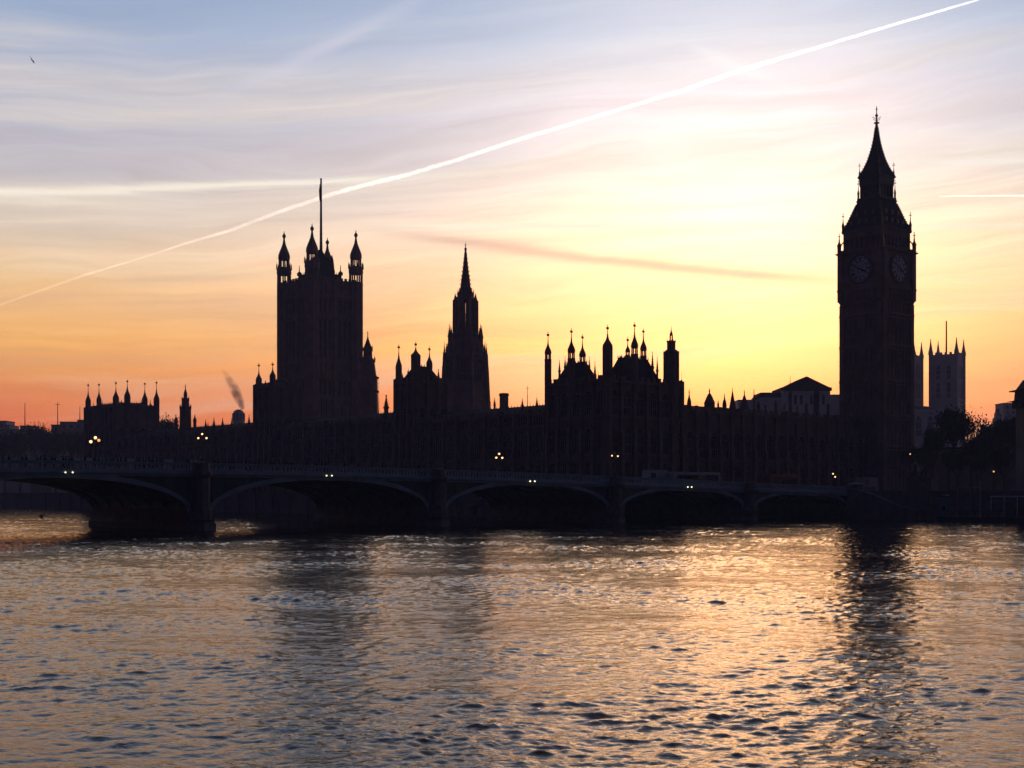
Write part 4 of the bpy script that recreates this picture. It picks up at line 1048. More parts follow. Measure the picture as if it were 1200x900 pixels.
# ------------------------------------------------------------------ bridge
TP = [0, 32, 68, 107, 148, 188, 226, 262]                 # pier lines
ZP = [6.75, 7.45, 8.35, 9.12, 9.5, 9.35, 8.7, 7.6]
def ztop(t):
    return float(np.interp(t, TP, ZP)) if t < 0 or t > 262 else _cub(t)
_cf = np.polyfit(TP, ZP, 4)
def _cub(t): return float(np.polyval(_cf, t))
CROWN = [5.25, 6.0, 6.75, 7.25, 7.25, 6.6, 5.8]
def strip(b, t0, t1, w0, w1, zl, zh, n=None, mi=0):
    """box following the deck curve; zl/zh are offsets from the parapet top"""
    n = n or max(1, int(abs(t1 - t0) / 2.5)); vs = []
    for k in range(n + 1):
        t = t0 + (t1 - t0) * k / n; z = ztop(t)
        for w, o_ in ((w0, zl), (w1, zl), (w1, zh), (w0, zh)):
            p = br(t, w); vs.append((p[0], p[1], z + o_))
    fs = [(0, 1, 2, 3), tuple(4 * n + i for i in (3, 2, 1, 0))]
    for k in range(n):
        for j in range(4): fs.append((4 * k + j, 4 * k + 4 + j, 4 * k + 4 + (j + 1) % 4, 4 * k + (j + 1) % 4))
    b.add(vs, fs, mi)
def bridge():
    t = thing('bridge', 'long low green-painted arch bridge on granite piers crossing the river', 'bridge', (BR0[0], BR0[1], 0))
    b = MB(); strip(b, -6, 262, .6, BW - .6, -2.2, -1.25); b.build('deck', M['asphalt'], t)
    for w0, w1 in ((.62, 4.2), (BW - 4.2, BW - .62)):
        b = MB(); strip(b, -6, 262, w0, w1, -1.246, -1.11); b.build('pavement', M['pave'], t)
    b = MB()
    for k in range(54):
        t0 = -4 + k * 5; strip(b, t0, t0 + 2.2, BW / 2 - .07, BW / 2 + .07, -1.246, -1.242, 1)
    b.build('lane_marking', M['white'], t)
    for side_, w in (('near', 0.0), ('far', BW - .35)):
        b = MB(); strip(b, -6, 262, w, w + .35, -.16, 0); strip(b, -6, 262, w + .02, w + .33, -1.30, -1.05)
        k = -6.0
        while k < 262:                                     # pierced balustrade: posts with trefoil heads
            p = br(k, w + .06); b.obox(p, BD, .18, BN, .22, ztop(k) - 1.06, ztop(k) - .15)
            p = br(k + .12, w + .10); b.obox(p, BD, .42, BN, .14, ztop(k) - .42, ztop(k) - .15)
            k += .62
        b.build('parapet', M['green'], t)
        b = MB(); s_ = -1 if w == 0 else 1; a0, a1 = (-.55, .1) if w == 0 else (BW - .45, BW + .2)
        strip(b, -2, 262, a0, a1, -1.62, -1.32); strip(b, -2, 262, a0 + (.25 if w == 0 else 0), a1 - (0 if w == 0 else .25), -2.0, -1.63); b.build('cornice', M['green'], t)
    # spans
    for i in range(7):
        t0, t1 = TP[i] + 1.9 + (0 if i else -.9), TP[i + 1] - 1.9; zc = CROWN[i]; zs = 2.6; N = 28
        mid, hl = (t0 + t1) / 2, (t1 - t0) / 2
        def arch(u, dz=0.0, dr=0.0):
            a = math.pi * u; return mid - (hl + dr) * math.cos(a), zs + (zc - zs + dr + dz) * math.sin(a)
        pts = [arch(k / N) for k in range(N + 1)]; pts = [(a, min(z, ztop(a) - 2.2)) for a, z in pts]
        po = [arch(k / N, 0, .72) for k in range(N + 1)]; po = [(a, min(z, ztop(a) - 1.66)) for a, z in po]
        for w, wo in ((.0, -.22), (BW, BW + .22)):        # painted arch ring on each face
            b = MB(); vs = []
            for (a, z), (a2, z2) in zip(pts, po):
                for (aa, zz), ww in (((a, z), w), ((a2, z2), w), ((a2, z2), wo), ((a, z), wo)):
                    p = br(aa, ww); vs.append((p[0], p[1], zz))
            fs = [(0, 1, 2, 3), tuple(4 * N + j for j in (3, 2, 1, 0))]
            for k in range(N):
                for j in range(4): fs.append((4 * k + j, 4 * k + 4 + j, 4 * k + 4 + (j + 1) % 4, 4 * k + (j + 1) % 4))
            b.add(vs, fs); b.build('arch_rib', M['green'], t)
        # spandrel walls and vault as one shell
        b = MB()
        for w, wi in ((0.0, .55), (BW, BW - .55)):
            vs = []
            for a, z in pts:
                tp = ztop(a) - 2.0
                for zz, ww in ((z, w), (tp, w), (tp, wi), (z, wi)):
                    p = br(a, ww); vs.append((p[0], p[1], zz))
            fs = [(0, 1, 2, 3), tuple(4 * N + j for j in (3, 2, 1, 0))]
            for k in range(N):
                for j in range(4): fs.append((4 * k + j, 4 * k + 4 + j, 4 * k + 4 + (j + 1) % 4, 4 * k + (j + 1) % 4))
            b.add(vs, fs)
            # raised shield panels in the spandrels
            for sg in (-1, 1):
                ta = mid + sg * hl * .86; zz = ztop(ta) - 3.0
                p = br(ta - .6, w + (-.12 if w == 0 else 0)); b.obox(p, BD, 1.2, BN, .12, zz - .9, zz + .5)
                ta = mid + sg * hl * .70; zz = ztop(ta) - 2.7
                p = br(ta - .4, w + (-.10 if w == 0 else 0)); b.obox(p, BD, .8, BN, .10, zz - .4, zz + .4)
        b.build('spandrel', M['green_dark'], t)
        b = MB()                                          # seven iron ribs under the deck and the plating above
        for j in range(7):
            w = 2.0 + j * (BW - 4.4) / 6; vs = []
            for a, z in pts:
                for zz, ww in ((z, w), (z + .5, w), (z + .5, w + .4), (z, w + .4)):
                    p = br(a, ww); vs.append((p[0], p[1], zz))
            fs = [(0, 1, 2, 3), tuple(4 * N + jj for jj in (3, 2, 1, 0))]
            for k in range(N):
                for jj in range(4): fs.append((4 * k + jj, 4 * k + 4 + jj, 4 * k + 4 + (jj + 1) % 4, 4 * k + (jj + 1) % 4))
            b.add(vs, fs)
        vs = []
        for a, z in pts:
            for ww in (.5, BW - .5): p = br(a, ww); vs.append((p[0], p[1], z + .52))
        b.add(vs, [(2 * k, 2 * k + 2, 2 * k + 3, 2 * k + 1) for k in range(N)])
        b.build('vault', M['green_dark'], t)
    # piers
    for i in range(1, 7):
        tc_ = TP[i]; o = thing_part(t, 'pier', br(tc_, 0)); b = MB()
        b.obox(br(tc_ - 1.75, -1.0), BD, 3.5, BN, BW + 2.0, 1.4, 2.9)
        b.obox(br(tc_ - 1.55, -.35), BD, 3.1, BN, BW + .7, 2.9, ztop(tc_) - 2.05)
        for w in (-1.0, BW + 1.0):                        # half octagon shafts up to the parapet
            p = br(tc_, w + (.35 if w < 0 else -.35)); b.lathe(p[0], p[1], [(1.45, 1.5), (1.35, 3.0), (1.1, 3.4), (1.1, ztop(tc_) - 2.1), (1.5, ztop(tc_) - 1.7), (1.5, ztop(tc_) - 1.3), (1.2, ztop(tc_) - 1.25), (1.1, ztop(tc_) - .2), (1.15, ztop(tc_) - .16), (1.15, ztop(tc_) - .02), (.5, ztop(tc_) + .02)], 8, math.atan2(BN[1], BN[0]) + R(22.5))
        b.build('shaft', M['granite'], o)
        b = MB(); hull = []
        for sg, w in ((-1, -5.4), (1, BW + 5.4)): pass
        def cut(hw, ext, z0, z1, tp=1.0):
            pl = [(-hw, -ext * .45), (0, -ext), (hw, -ext * .45), (hw, BW + ext * .45), (0, BW + ext), (-hw, BW + ext * .45)]
            vs = [(*br(tc_ + a, w), z0) for a, w in pl] + [(*br(tc_ + a * tp, BW / 2 + (w - BW / 2) * (1 - (1 - tp) * .12)), z1) for a, w in pl]
            b.add(vs, [tuple(range(6)), tuple(range(11, 5, -1))] + [(k, 6 + k, 6 + (k + 1) % 6, (k + 1) % 6) for k in range(6)])
        cut(2.2, 1.3, -3, .9); cut(2.2, 1.3, .902, 1.4, .86); cut(1.9, 1.1, 1.402, 2.0, .88)
        b.build('cutwater', M['granite'], o)
    # far abutment
    b = MB(); b.obox(br(1.0, -1.2), (-BD[0], -BD[1]), 9.0, BN, BW + 2.4, -3, 4.9)
    b.obox(br(1.0, -.9), (-BD[0], -BD[1]), 9.0, BN, .9, 4.9, ztop(0) + .02); b.obox(br(1.0, BW), (-BD[0], -BD[1]), 9.0, BN, .9, 4.9, ztop(0) + .02)
    p = br(-.5, -1.3); b.lathe(p[0], p[1], [(1.9, -3), (1.8, 3.2), (1.5, 3.4), (1.5, ztop(0) + .2), (1.75, ztop(0) + .25), (1.75, ztop(0) + .5), (.6, ztop(0) + .8)], 8)
    b.build('abutment', M['granite'], t)
    # navigation lights, a pair over each channel
    for pxs, yy in (((74.6, 83.0), 553.6), ((380.2, 386.4), 557.4), ((618.6, 623.9), 564.0), ((803.2, 807.7), 570.7)):
        for px in pxs:
            tt = t_at(px); p = br(tt, -.62); z = WZ(yy, p[1]); b = MB(); r = .09 if px < 500 else .11
            b.ball((p[0], p[1], z), r, 10, 6); o = b.build('navigation_light', M['navlight'], t)
            b = MB(); b.tube((p[0] + BN[0] * .1, p[1] + BN[1] * .1, z + .1), (*br(tt, -.2), ztop(tt) - 1.7), .04, n=4); b.cbox((p[0] + BN[0] * .2, p[1] + BN[1] * .2), BD, .36, BN, .12, z - .2, z + .2); b.build('bracket', M['iron'], o)
def thing_part(parent, name, p):
    o = bpy.data.objects.new(name, None); C.objects.link(o); o.parent = parent; pl = parent_loc(parent)
    o.location = (p[0] - pl[0], p[1] - pl[1], 0); return o
bridge()

# ------------------------------------------------------------------ street lamps on the bridge
def street_lamp(label, px, w, base_off, globes, r=.24, zbase=None, Y=None, group='three-globe lamps on the bridge'):
    """globes: [(px, py, state)] first one is the top lantern"""
    r *= .82
    if Y is None: p = br(t_at(px), w); tt = t_at(px); p = (WX(px, p[1]), p[1]); z0 = ztop(tt) + base_off
    else: p = (WX(px, Y), Y); z0 = zbase
    Y = p[1]; t = thing('street_lamp', label, 'street lamp', (p[0], p[1], z0), group)
    zt = max(WZ(g_[1], Y) for g_ in globes); zc = WZ(max(g_[1] for g_ in globes), Y) - .55
    b = MB(); b.lathe(p[0], p[1], [(.30, z0), (.30, z0 + .35), (.16, z0 + .5), (.11, z0 + .9), (.09, zc), (.14, zc + .1), (.07, zc + .3), (.05, zt - r)], 8); b.build('post', M['iron'], t)
    for gx, gy, st in globes:
        x, z = WX(gx, Y), WZ(gy, Y); b = MB(); dxx = x - p[0]
        if abs(dxx) > .15:
            b.tube((p[0], p[1], zc), (p[0] + dxx * .6, p[1], zc - .12), .045, n=5); b.tube((p[0] + dxx * .6, p[1], zc - .12), (x, p[1], z - r * .9), .045, n=5)
            b.build('arm', M['iron'], t)
        b = MB(); b.lathe(x, p[1], [(r * .45, z - r * .95), (r * .9, z - r * .4), (r, z + r * .1), (r * .85, z + r * .55), (r * .4, z + r * .85)], 10)
        gl = b.build('globe', M[{1: 'globe_on', .5: 'globe_dim', 0: 'globe_off'}[st]], t, label={1: None, .5: 'dimly glowing globe', 0: 'unlit globe'}[st])
        b = MB(); b.lathe(x, p[1], [(r * .5, z + r * .86), (r * .42, z + r * 1.02), (r * .1, z + r * 1.3), (r * .05, z + r * 1.7)], 8); b.lathe(x, p[1], [(r * .2, z - r * 1.15), (r * .5, z - r * .96)], 8); b.build('lamp_cap', M['iron'], gl)
street_lamp('brightest three-globe lamp on the bridge, two globes lit, far left', 111.6, 1.0, 0, [(111.8, 512.9, 1), (106.4, 517.6, 1), (115.8, 516.0, .5)], .25)
street_lamp('three-globe lamp standing over the leftmost bridge pier, all globes glowing', 237, -.65, .3, [(236.9, 508.6, 1), (232.4, 513.4, 1), (242.0, 513.4, 1)], .17)
street_lamp('three-globe lamp with all globes bright, below the square roof chimney', 585, 1.0, 0, [(585, 531.8, 1), (581.6, 536.3, 1), (588.6, 536.5, 1)], .20)
street_lamp('lamp with two white globes over the bridge pier under the near pavilion', 720.6, -.65, .3, [(720.6, 530.6, 0), (717.2, 534.0, 1), (724.0, 534.5, 1)], .17)
street_lamp('reddish lamp with two small lit globes near the foot of the clock tower', 977.2, 1.0, 0, [(976.2, 555.2, 1), (978.7, 558.8, 1)], .19)

# ------------------------------------------------------------------ people
def skin_person(pose):
    bm = bmesh.new(); sk = bm.verts.layers.skin.verify(); V = {}
    def v(n, co, r, rz=None):
        x = bm.verts.new(co); x[sk].radius = (r, rz or r); V[n] = x
    s = pose
    v('pel', (0, 0, .95), .16, .12); v('wst', (0, 0, 1.12), .15, .11); v('chs', (0, 0, 1.34), .19, .13); v('nck', (0, 0, 1.48), .07); v('hd0', (0, -.01, 1.56), .085); v('hd1', (0, -.02, 1.68), .095, .10)
    for sg in (-1, 1):
        k = s * sg
        v('hp%d' % sg, (sg * .09, 0, .88), .10); v('kn%d' % sg, (sg * .10, -.10 * k - .04, .49), .065); v('an%d' % sg, (sg * .10, -.22 * k + .04, .09 if k < 0 else .07), .045); v('to%d' % sg, (sg * .11, -.22 * k - .14, .04), .04)
        v('sh%d' % sg, (sg * .19, 0, 1.41), .07); v('el%d' % sg, (sg * .25, .10 * k, 1.14), .05); v('wr%d' % sg, (sg * .24, .16 * k - .10, .93), .035); v('hn%d' % sg, (sg * .23, .17 * k - .14, .84), .035, .02)
    ed = [('pel', 'wst'), ('wst', 'chs'), ('chs', 'nck'), ('nck', 'hd0'), ('hd0', 'hd1')]
    for sg in (-1, 1): ed += [('pel', 'hp%d' % sg), ('hp%d' % sg, 'kn%d' % sg), ('kn%d' % sg, 'an%d' % sg), ('an%d' % sg, 'to%d' % sg), ('chs', 'sh%d' % sg), ('sh%d' % sg, 'el%d' % sg), ('el%d' % sg, 'wr%d' % sg), ('wr%d' % sg, 'hn%d' % sg)]
    for a, b in ed: bm.edges.new((V[a], V[b]))
    V['pel'][sk].use_root = True
    me = bpy.data.meshes.new('tmp'); bm.to_mesh(me); bm.free()
    o = bpy.data.objects.new('tmp', me); C.objects.link(o)
    o.modifiers.new('s', 'SKIN'); q = o.modifiers.new('u', 'SUBSURF'); q.levels = 1; q.render_levels = 1
    dg = bpy.context.evaluated_depsgraph_get(); dg.update()
    out = bpy.data.meshes.new_from_object(o.evaluated_get(dg)); bpy.data.objects.remove(o)
    out.materials.clear(); out.materials.append(M['cloth']); out.polygons.foreach_set('use_smooth', [True] * len(out.polygons))
    return out
PM3 = [skin_person(1.0), skin_person(-.8), skin_person(.25)]
hair = MB(); hair.lathe(0, .01, [(.09, 1.60), (.118, 1.66), (.118, 1.72), (.08, 1.79), (0, 1.81)], 10)
hat = MB(); hat.lathe(0, -.02, [(.16, 1.71), (.16, 1.73), (.11, 1.74), (.11, 1.84), (.0, 1.87)], 10)
coat = MB(); coat.lathe(0, 0, [(.27, .55), (.24, .8), (.20, 1.05), (.21, 1.3), (.17, 1.44), (.08, 1.48)], 12, 0, 0, 1.0, .72)
HM = [hair.build('hair', M['black']), hat.build('hat', M['black'])]; CM = coat.build('coat', M['cloth'])
hm, cm = [o.data for o in HM], CM.data
for o in HM + [CM]: bpy.data.objects.remove(o)
people_px = [3, 10.5, 25.8, 30.6, 43.5, 47.5, 52.5, 61, 64.5, 74, 77.5, 81, 84.2, 99.6, 111.5, 115.6, 138, 141.5, 147, 161, 164, 168, 171, 175, 178.6, 184, 187.5, 190.5, 204.8, 218.6, 221,
             251.2, 256, 268.5, 271.5, 274.5, 288, 292, 296, 299.5, 303.5, 317, 320.5, 334.5, 337.5, 341, 368.5, 372.5, 377, 381, 404, 448, 452, 460, 476, 490.5, 497, 522, 533, 536.5, 553, 561, 606, 619, 631, 671, 834]
ARCHN = ['over the leftmost arch', 'over the second arch from the left', 'over the third arch from the left', 'over the fourth arch from the left', 'over the rightmost arch']
cnt = {}
for i, px in enumerate(people_px):
    tt = t_at(px); si = 0 if tt > 148 else 1 if tt > 107 else 2 if tt > 68 else 3 if tt > 32 else 4
    k = cnt.get(si, 0); cnt[si] = k + 1
    w = 1.0 + 1.6 * ((i * 37) % 10) / 10; p = br(tt, w); x = WX(px, p[1])
    z = ztop(tt) - 1.11; sc = .94 + .12 * ((i * 53) % 11) / 11
    lab = 'dark pedestrian on the bridge %s, %s from the left' % (ARCHN[si], ORD[k])
    if px == 834: lab = 'lone dark pedestrian in front of the white coach tail'
    t = thing('person', lab, 'person', (x, p[1], z), 'pedestrians crossing the bridge', math.atan2(BD[1], BD[0]) + (R(90) if i % 3 else R(-90)))
    t.scale = (sc, sc, sc)
    o = bpy.data.objects.new('body', PM3[i % 3]); C.objects.link(o); o.parent = t
    o = bpy.data.objects.new('hat' if i % 4 == 0 else 'hair', hm[1 if i % 4 == 0 else 0]); C.objects.link(o); o.parent = t
    if i % 2: o = bpy.data.objects.new('coat', cm); C.objects.link(o); o.parent = t

# ------------------------------------------------------------------ vehicles on the bridge
def wheel(parent, x, y, z, r, ax, ay):
    b = MB(); n = 14; vs = []
    for s_ in (-.12, .12):
        for k in range(n):
            a = 2 * math.pi * k / n; vs.append((x + ax[0] * math.cos(a) * r + ay[0] * s_, y + ax[1] * math.cos(a) * r + ay[1] * s_, z + math.sin(a) * r))
    b.add(vs, [tuple(range(n - 1, -1, -1)), tuple(range(n, 2 * n))] + [(k, (k + 1) % n, n + (k + 1) % n, n + k) for k in range(n)])
    o = b.build('wheel', M['rubber'], parent); b = MB(); b.ball((x, y, z), r * .45, 8, 4); b.build('rim', M['conc'], o); return o
def hull(prof, c, ax, ay, z0, width, shrink=.12):
    """side profile [(along, up)] extruded across with the top edge tucked in"""
    b = MB(); n = len(prof); zm = max(z for _, z in prof); vs = []
    for s_ in (-1, 1):
        for u, z in prof:
            w = width / 2 - (shrink if z > zm * .55 else 0); vs.append((c[0] + ax[0] * u + ay[0] * s_ * w, c[1] + ax[1] * u + ay[1] * s_ * w, z0 + z))
    b.add(vs, [tuple(range(n - 1, -1, -1)), tuple(range(n, 2 * n))] + [(k, (k + 1) % n, n + (k + 1) % n, n + k) for k in range(n)]); return b
def vehicle(name, label, cat, px0, px1, w, y_top, body_m, kind='coach', tail=False, z_in=None):
    ta, tb = t_at(px1), t_at(px0); tm = (ta + tb) / 2
    # column of the photo at offset w: shift along the bridge so that it lines up at its own lane
    def tw(px):
        r = (px - 600) / F; ox, oy = BR0[0] + BN[0] * w, BR0[1] + BN[1] * w; return (ox - r * oy) / (r * BD[1] - BD[0])
    ta, tb = tw(px1), tw(px0); tm = (ta + tb) / 2; L = tb - ta; p = br(tm, w); z0 = (ztop(tm) - 1.24) if z_in is None else z_in; H = WZ(y_top, p[1]) - z0
    H = max(H, 1.35); t = thing(name, label, cat, (p[0], p[1], z0)); ax, ay = BD, BN; h = L / 2; W_ = 2.4 if kind != 'car' else 1.75
    if kind == 'car': prof = [(-h, .3), (h, .3), (h, .75), (h * .62, .88), (h * .34, H), (-h * .5, H), (-h * .86, .9), (-h, .82)]
    elif kind == 'van': prof = [(-h, .35), (h, .35), (h, 1.0), (h * .78, 1.2), (h * .6, H), (-h, H)]
    else: prof = [(-h, .4), (h, .4), (h, H * .45), (h * .97, H * .93), (h * .94, H), (-h * .97, H), (-h, H * .94)]
    b = hull(prof, p, ax, ay, z0, W_); b.build('body', body_m, t)
    nwin = 1 if kind == 'car' else 2 if kind == 'van' else max(4, int(L / 1.6))
    zb, zt_ = (.88, H - .12) if kind == 'car' else (H * .48, H * .84)
    span = (-h * .42, h * .38) if kind == 'car' else (-h * .92, h * .86) if kind == 'coach' else (h * .1, h * .55)
    for sd in (-1, 1):
        for k in range(nwin):
            u0 = span[0] + (span[1] - span[0]) * k / nwin + .06; u1 = span[0] + (span[1] - span[0]) * (k + 1) / nwin - .06
            q = (p[0] + ax[0] * u0 + ay[0] * sd * (W_ / 2 - .09), p[1] + ax[1] * u0 + ay[1] * sd * (W_ / 2 - .09)); b = MB(); b.obox(q, ax, u1 - u0, (ay[0] * sd, ay[1] * sd), .10, z0 + zb, z0 + zt_); b.build('window', M['glass'], t)
    r = .33 if kind == 'car' else .45
    for u in (-.62, .62):
        for sd in (-1, 1): wheel(t, p[0] + ax[0] * h * u + ay[0] * sd * (W_ / 2 - .08), p[1] + ax[1] * h * u + ay[1] * sd * (W_ / 2 - .08), z0 + r, r, ax, ay)
    for sd in (-1, 1):
        q = (p[0] + ax[0] * (-h - .02) + ay[0] * sd * (W_ / 2 - .35), p[1] + ax[1] * (-h - .02) + ay[1] * sd * (W_ / 2 - .35)); b = MB(); b.cbox(q, ax, .06, ay, .3, z0 + .75, z0 + .95); b.build('tail_lamp', M['redlight' if tail else 'red'], t)
        q = (p[0] + ax[0] * (h + .02) + ay[0] * sd * (W_ / 2 - .35), p[1] + ax[1] * (h + .02) + ay[1] * sd * (W_ / 2 - .35)); b = MB(); b.cbox(q, ax, .06, ay, .3, z0 + .62, z0 + .82); b.build('headlight', M['conc'], t)
    return t
vehicle('coach', 'white coach with dark windows on the bridge, nearest to the right of the shorter van', 'coach', 785, 839.5, 20.0, 553.2, M['dull_white'])
vehicle('delivery_van', 'pale high-roofed van on the bridge, only its roof strip showing, left of the white coach', 'van', 752.5, 778, 22.0, 550.8, M['dull_white'], kind='van')
vehicle('coach', 'dull red coach on the bridge between the white coach and the reddish lamp', 'coach', 899, 931, 20.0, 555.8, M['red'], tail=True)
vehicle('parked_car', 'small dark car just right of the dull red coach on the bridge', 'car', 938, 952, 16, 563, M['black'], kind='car')
vehicle('delivery_van', 'small white van at the bridge end in front of the clock tower', 'van', 1004, 1024, 9, 559.5, M['conc'], kind='van')
def barrier(label, px0, px1, w, ytop0, ytop1):
    t0, t1 = t_at(px1), t_at(px0); p = br(t0, w)
    t = thing('road_barrier', label, 'barrier', (p[0], p[1], ztop(t0) - 1.24), 'pale hoardings along the bridge roadway'); n = max(2, int((t1 - t0) / 2.4))
    for k in range(n):
        a = t0 + (t1 - t0) * k / n; q = br(a, w); q = (q[0], q[1]); b = MB(); z = ztop(a)
        b.obox(q, BD, (t1 - t0) / n - .08, BN, .06, z - .95, z + .48); b.build('panel', M['dull_white'], t)
        b = MB(); b.obox(q, BD, .1, (-BN[0], -BN[1]), .5, z - 1.22, z - 1.14); b.obox((q[0] + BD[0] * .01, q[1] + BD[1] * .01), BD, .08, (-BN[0], -BN[1]), .06, z - 1.14, z + .4); b.build('foot', M['iron'], t)
barrier('long pale hoarding behind the pedestrians, under the brightest bridge lamp', 86, 137, 4.6, 0, 0)
barrier('shorter pale hoarding behind the pedestrians, just left of the leftmost pier lamp', 152, 222, 4.6, 0, 0)
barrier('shortest pale hoarding, just right of the leftmost pier lamp', 240, 250, 4.6, 0, 0)

# ------------------------------------------------------------------ right bank: embankment, steps, pier
wall_thing('embankment_wall', 'dark granite embankment wall at the water right of the bridge', [EB(1.2, -.2), EB(190, -.2)], -3, 5.6, 1.0, M['granite'], posts=12)
def stairs():
    a = EB(3, -1.4); t = thing('river_stairs', 'granite river stairs with sloping parapet going down at the bridge end', 'stairs', (a[0], a[1], 0)); b = MB()
    ax = (-PA[0], -PA[1]); n = 22; L = 15.0
    for k in range(n): b.obox((a[0] + ax[0] * L * k / n, a[1] + ax[1] * L * k / n), ax, L / n - .004, NR, 2.6, -3, 5.0 - 4.4 * (k + 1) / n)
    b.build('steps', M['granite'], t); b = MB()
    o = (a[0] + NR[0] * 2.7, a[1] + NR[1] * 2.7); vs = []; m = 16
    for k in range(m + 1):
        u = k / m; z = 6.3 - 4.3 * (u * u * (3 - 2 * u))
        for w_, zz in ((0, -3), (.5, -3), (.5, z), (0, z)): vs.append((o[0] + ax[0] * (L + 2) * u + NR[0] * w_, o[1] + ax[1] * (L + 2) * u + NR[1] * w_, zz))
    fs = [(0, 1, 2, 3), tuple(4 * m + i for i in (3, 2, 1, 0))]
    for k in range(m):
        for j in range(4): fs.append((4 * k + j, 4 * k + 4 + j, 4 * k + 4 + (j + 1) % 4, 4 * k + (j + 1) % 4))
    b.add(vs, fs); b.build('parapet', M['granite'], t)
stairs()
AX2 = (-PA[0], -PA[1])
def at_line(px, o_):          # point on a line parallel to the embankment, o_ metres inland
    r = (px - 600) / F; x0, y0 = BR0[0] + PE[0] * o_, BR0[1] + PE[1] * o_
    m_ = (r * y0 - x0) / (AX2[0] - r * AX2[1]); return (x0 + AX2[0] * m_, y0 + AX2[1] * m_)
def plinth():
    p = at_line(1081, 7); t = thing('statue_plinth', 'large pale stone plinth with a dark bronze horse group, right of the clock tower foot', 'monument', (p[0], p[1], GZ))
    Z = lambda y: WZ(y, p[1]); b = MB(); b.cbox(p, AX2, 6.4, PE, 3.2, GZ, GZ + .5); b.cbox(p, AX2, 5.8, PE, 2.8, GZ + .5, Z(561), 0, .97); b.cbox(p, AX2, 6.2, PE, 3.2, Z(561) + .003, Z(559)); b.build('plinth', M['granite'], t)
    bm = bmesh.new(); sk = bm.verts.layers.skin.verify()
    def chain(pts, root=False, start=None):
        pv = start
        for (u, w, z, r) in pts:
            x = bm.verts.new((AX2[0] * u + PE[0] * w, AX2[1] * u + PE[1] * w, z)); x[sk].radius = (r, r)
            if pv: bm.edges.new((pv, x))
            elif root: x[sk].use_root = True
            pv = x
        return pv
    me = bpy.data.meshes.new('tmp')
    for w in (-.7, .7):
        a = chain([(-.2, w, 1.35, .36)], True); f = chain([(.55, w, 1.75, .36)], start=a)
        chain([(.95, w, 2.25, .24), (1.15, w, 2.65, .16), (1.45, w, 2.6, .12), (1.65, w, 2.35, .07)], start=f)
        for q in (-.16, .16):
            chain([(-.35, w + q, .95, .17), (-.15, w + q, .62, .10), (-.38, w + q, .3, .07), (-.3, w + q, .02, .08)], start=a)
            chain([(.95, w + q, 1.6, .14), (1.3, w + q, 1.75 + q, .09), (1.35, w + q, 1.35 + q, .06), (1.25, w + q, 1.2 + q, .06)], start=f)
        chain([(-.6, w, 1.35, .09), (-.85, w, .9, .07)], start=a)
    bm.to_mesh(me); bm.free(); o = bpy.data.objects.new('tmp', me); C.objects.link(o); o.modifiers.new('s', 'SKIN'); q = o.modifiers.new('u', 'SUBSURF'); q.levels = 1
    dg = bpy.context.evaluated_depsgraph_get(); dg.update(); out = bpy.data.meshes.new_from_object(o.evaluated_get(dg)); bpy.data.objects.remove(o)
    out.materials.clear(); out.materials.append(M['iron']); hs = bpy.data.objects.new('bronze_horses', out); C.objects.link(hs); hs.parent = t; hs.location = (AX2[0] * .6, AX2[1] * .6, Z(559) - GZ)
    b = MB(); cz = Z(559); c2 = (p[0] - AX2[0] * 1.6, p[1] - AX2[1] * 1.6); b.cbox(c2, AX2, 1.4, PE, 1.7, cz, cz + 1.0, 0, 1.1); b.lathe(c2[0], c2[1], [(.34, cz + .9), (.26, cz + 1.5), (.3, cz + 2.0), (.12, cz + 2.2), (.16, cz + 2.35), (.14, cz + 2.55), (0, cz + 2.62)], 10)
    b.tube((c2[0], c2[1], cz + 2.0), (c2[0] + AX2[0] * .7, c2[1] + AX2[1] * .7, cz + 2.7), .08); b.build('bronze_chariot_rider', M['iron'], t)
plinth()
def pier():
    p = at_line(1098, -7); q = at_line(1400, -7); L = math.hypot(q[0] - p[0], q[1] - p[1]); t = thing('boat_pier', 'low floating boat pier with pale roof edges along the right embankment', 'pier', (p[0], p[1], 0))
    b = MB(); b.obox(p, AX2, L, PE, 4.5, -.6, .9); b.build('pontoon', M['iron'], t)
    for px0, px1, y, mk in ((1121, 1142, 571, 'conc'), (1160, 1232, 581.5, 'white'), (1157, 1176, 587.2, 'conc')):
        a, c = at_line(px0, -4.5), at_line(px1, -4.5); LL = math.hypot(a[0] - c[0], a[1] - c[1]); z = WZ(y, (a[1] + c[1]) / 2)
        b = MB(); b.obox(a, AX2, LL, PE, 2.4, z - .12, z + .06)
        k = .2
        while k < LL: b.obox((a[0] + AX2[0] * k, a[1] + AX2[1] * k), AX2, .12, PE, .12, .9, z - .12); k += 2.6
        b.build('canopy', M[mk], t)
    b = MB(); k = 0
    while k < L:
        b.obox((p[0] + AX2[0] * k, p[1] + AX2[1] * k), AX2, .08, PE, .08, .9, 1.95); k += 1.6
    b.obox(p, AX2, L, PE, .06, 1.95, 2.02); b.obox(p, AX2, L, PE, .06, 1.4, 1.45); b.build('railing', M['iron'], t)
pier()
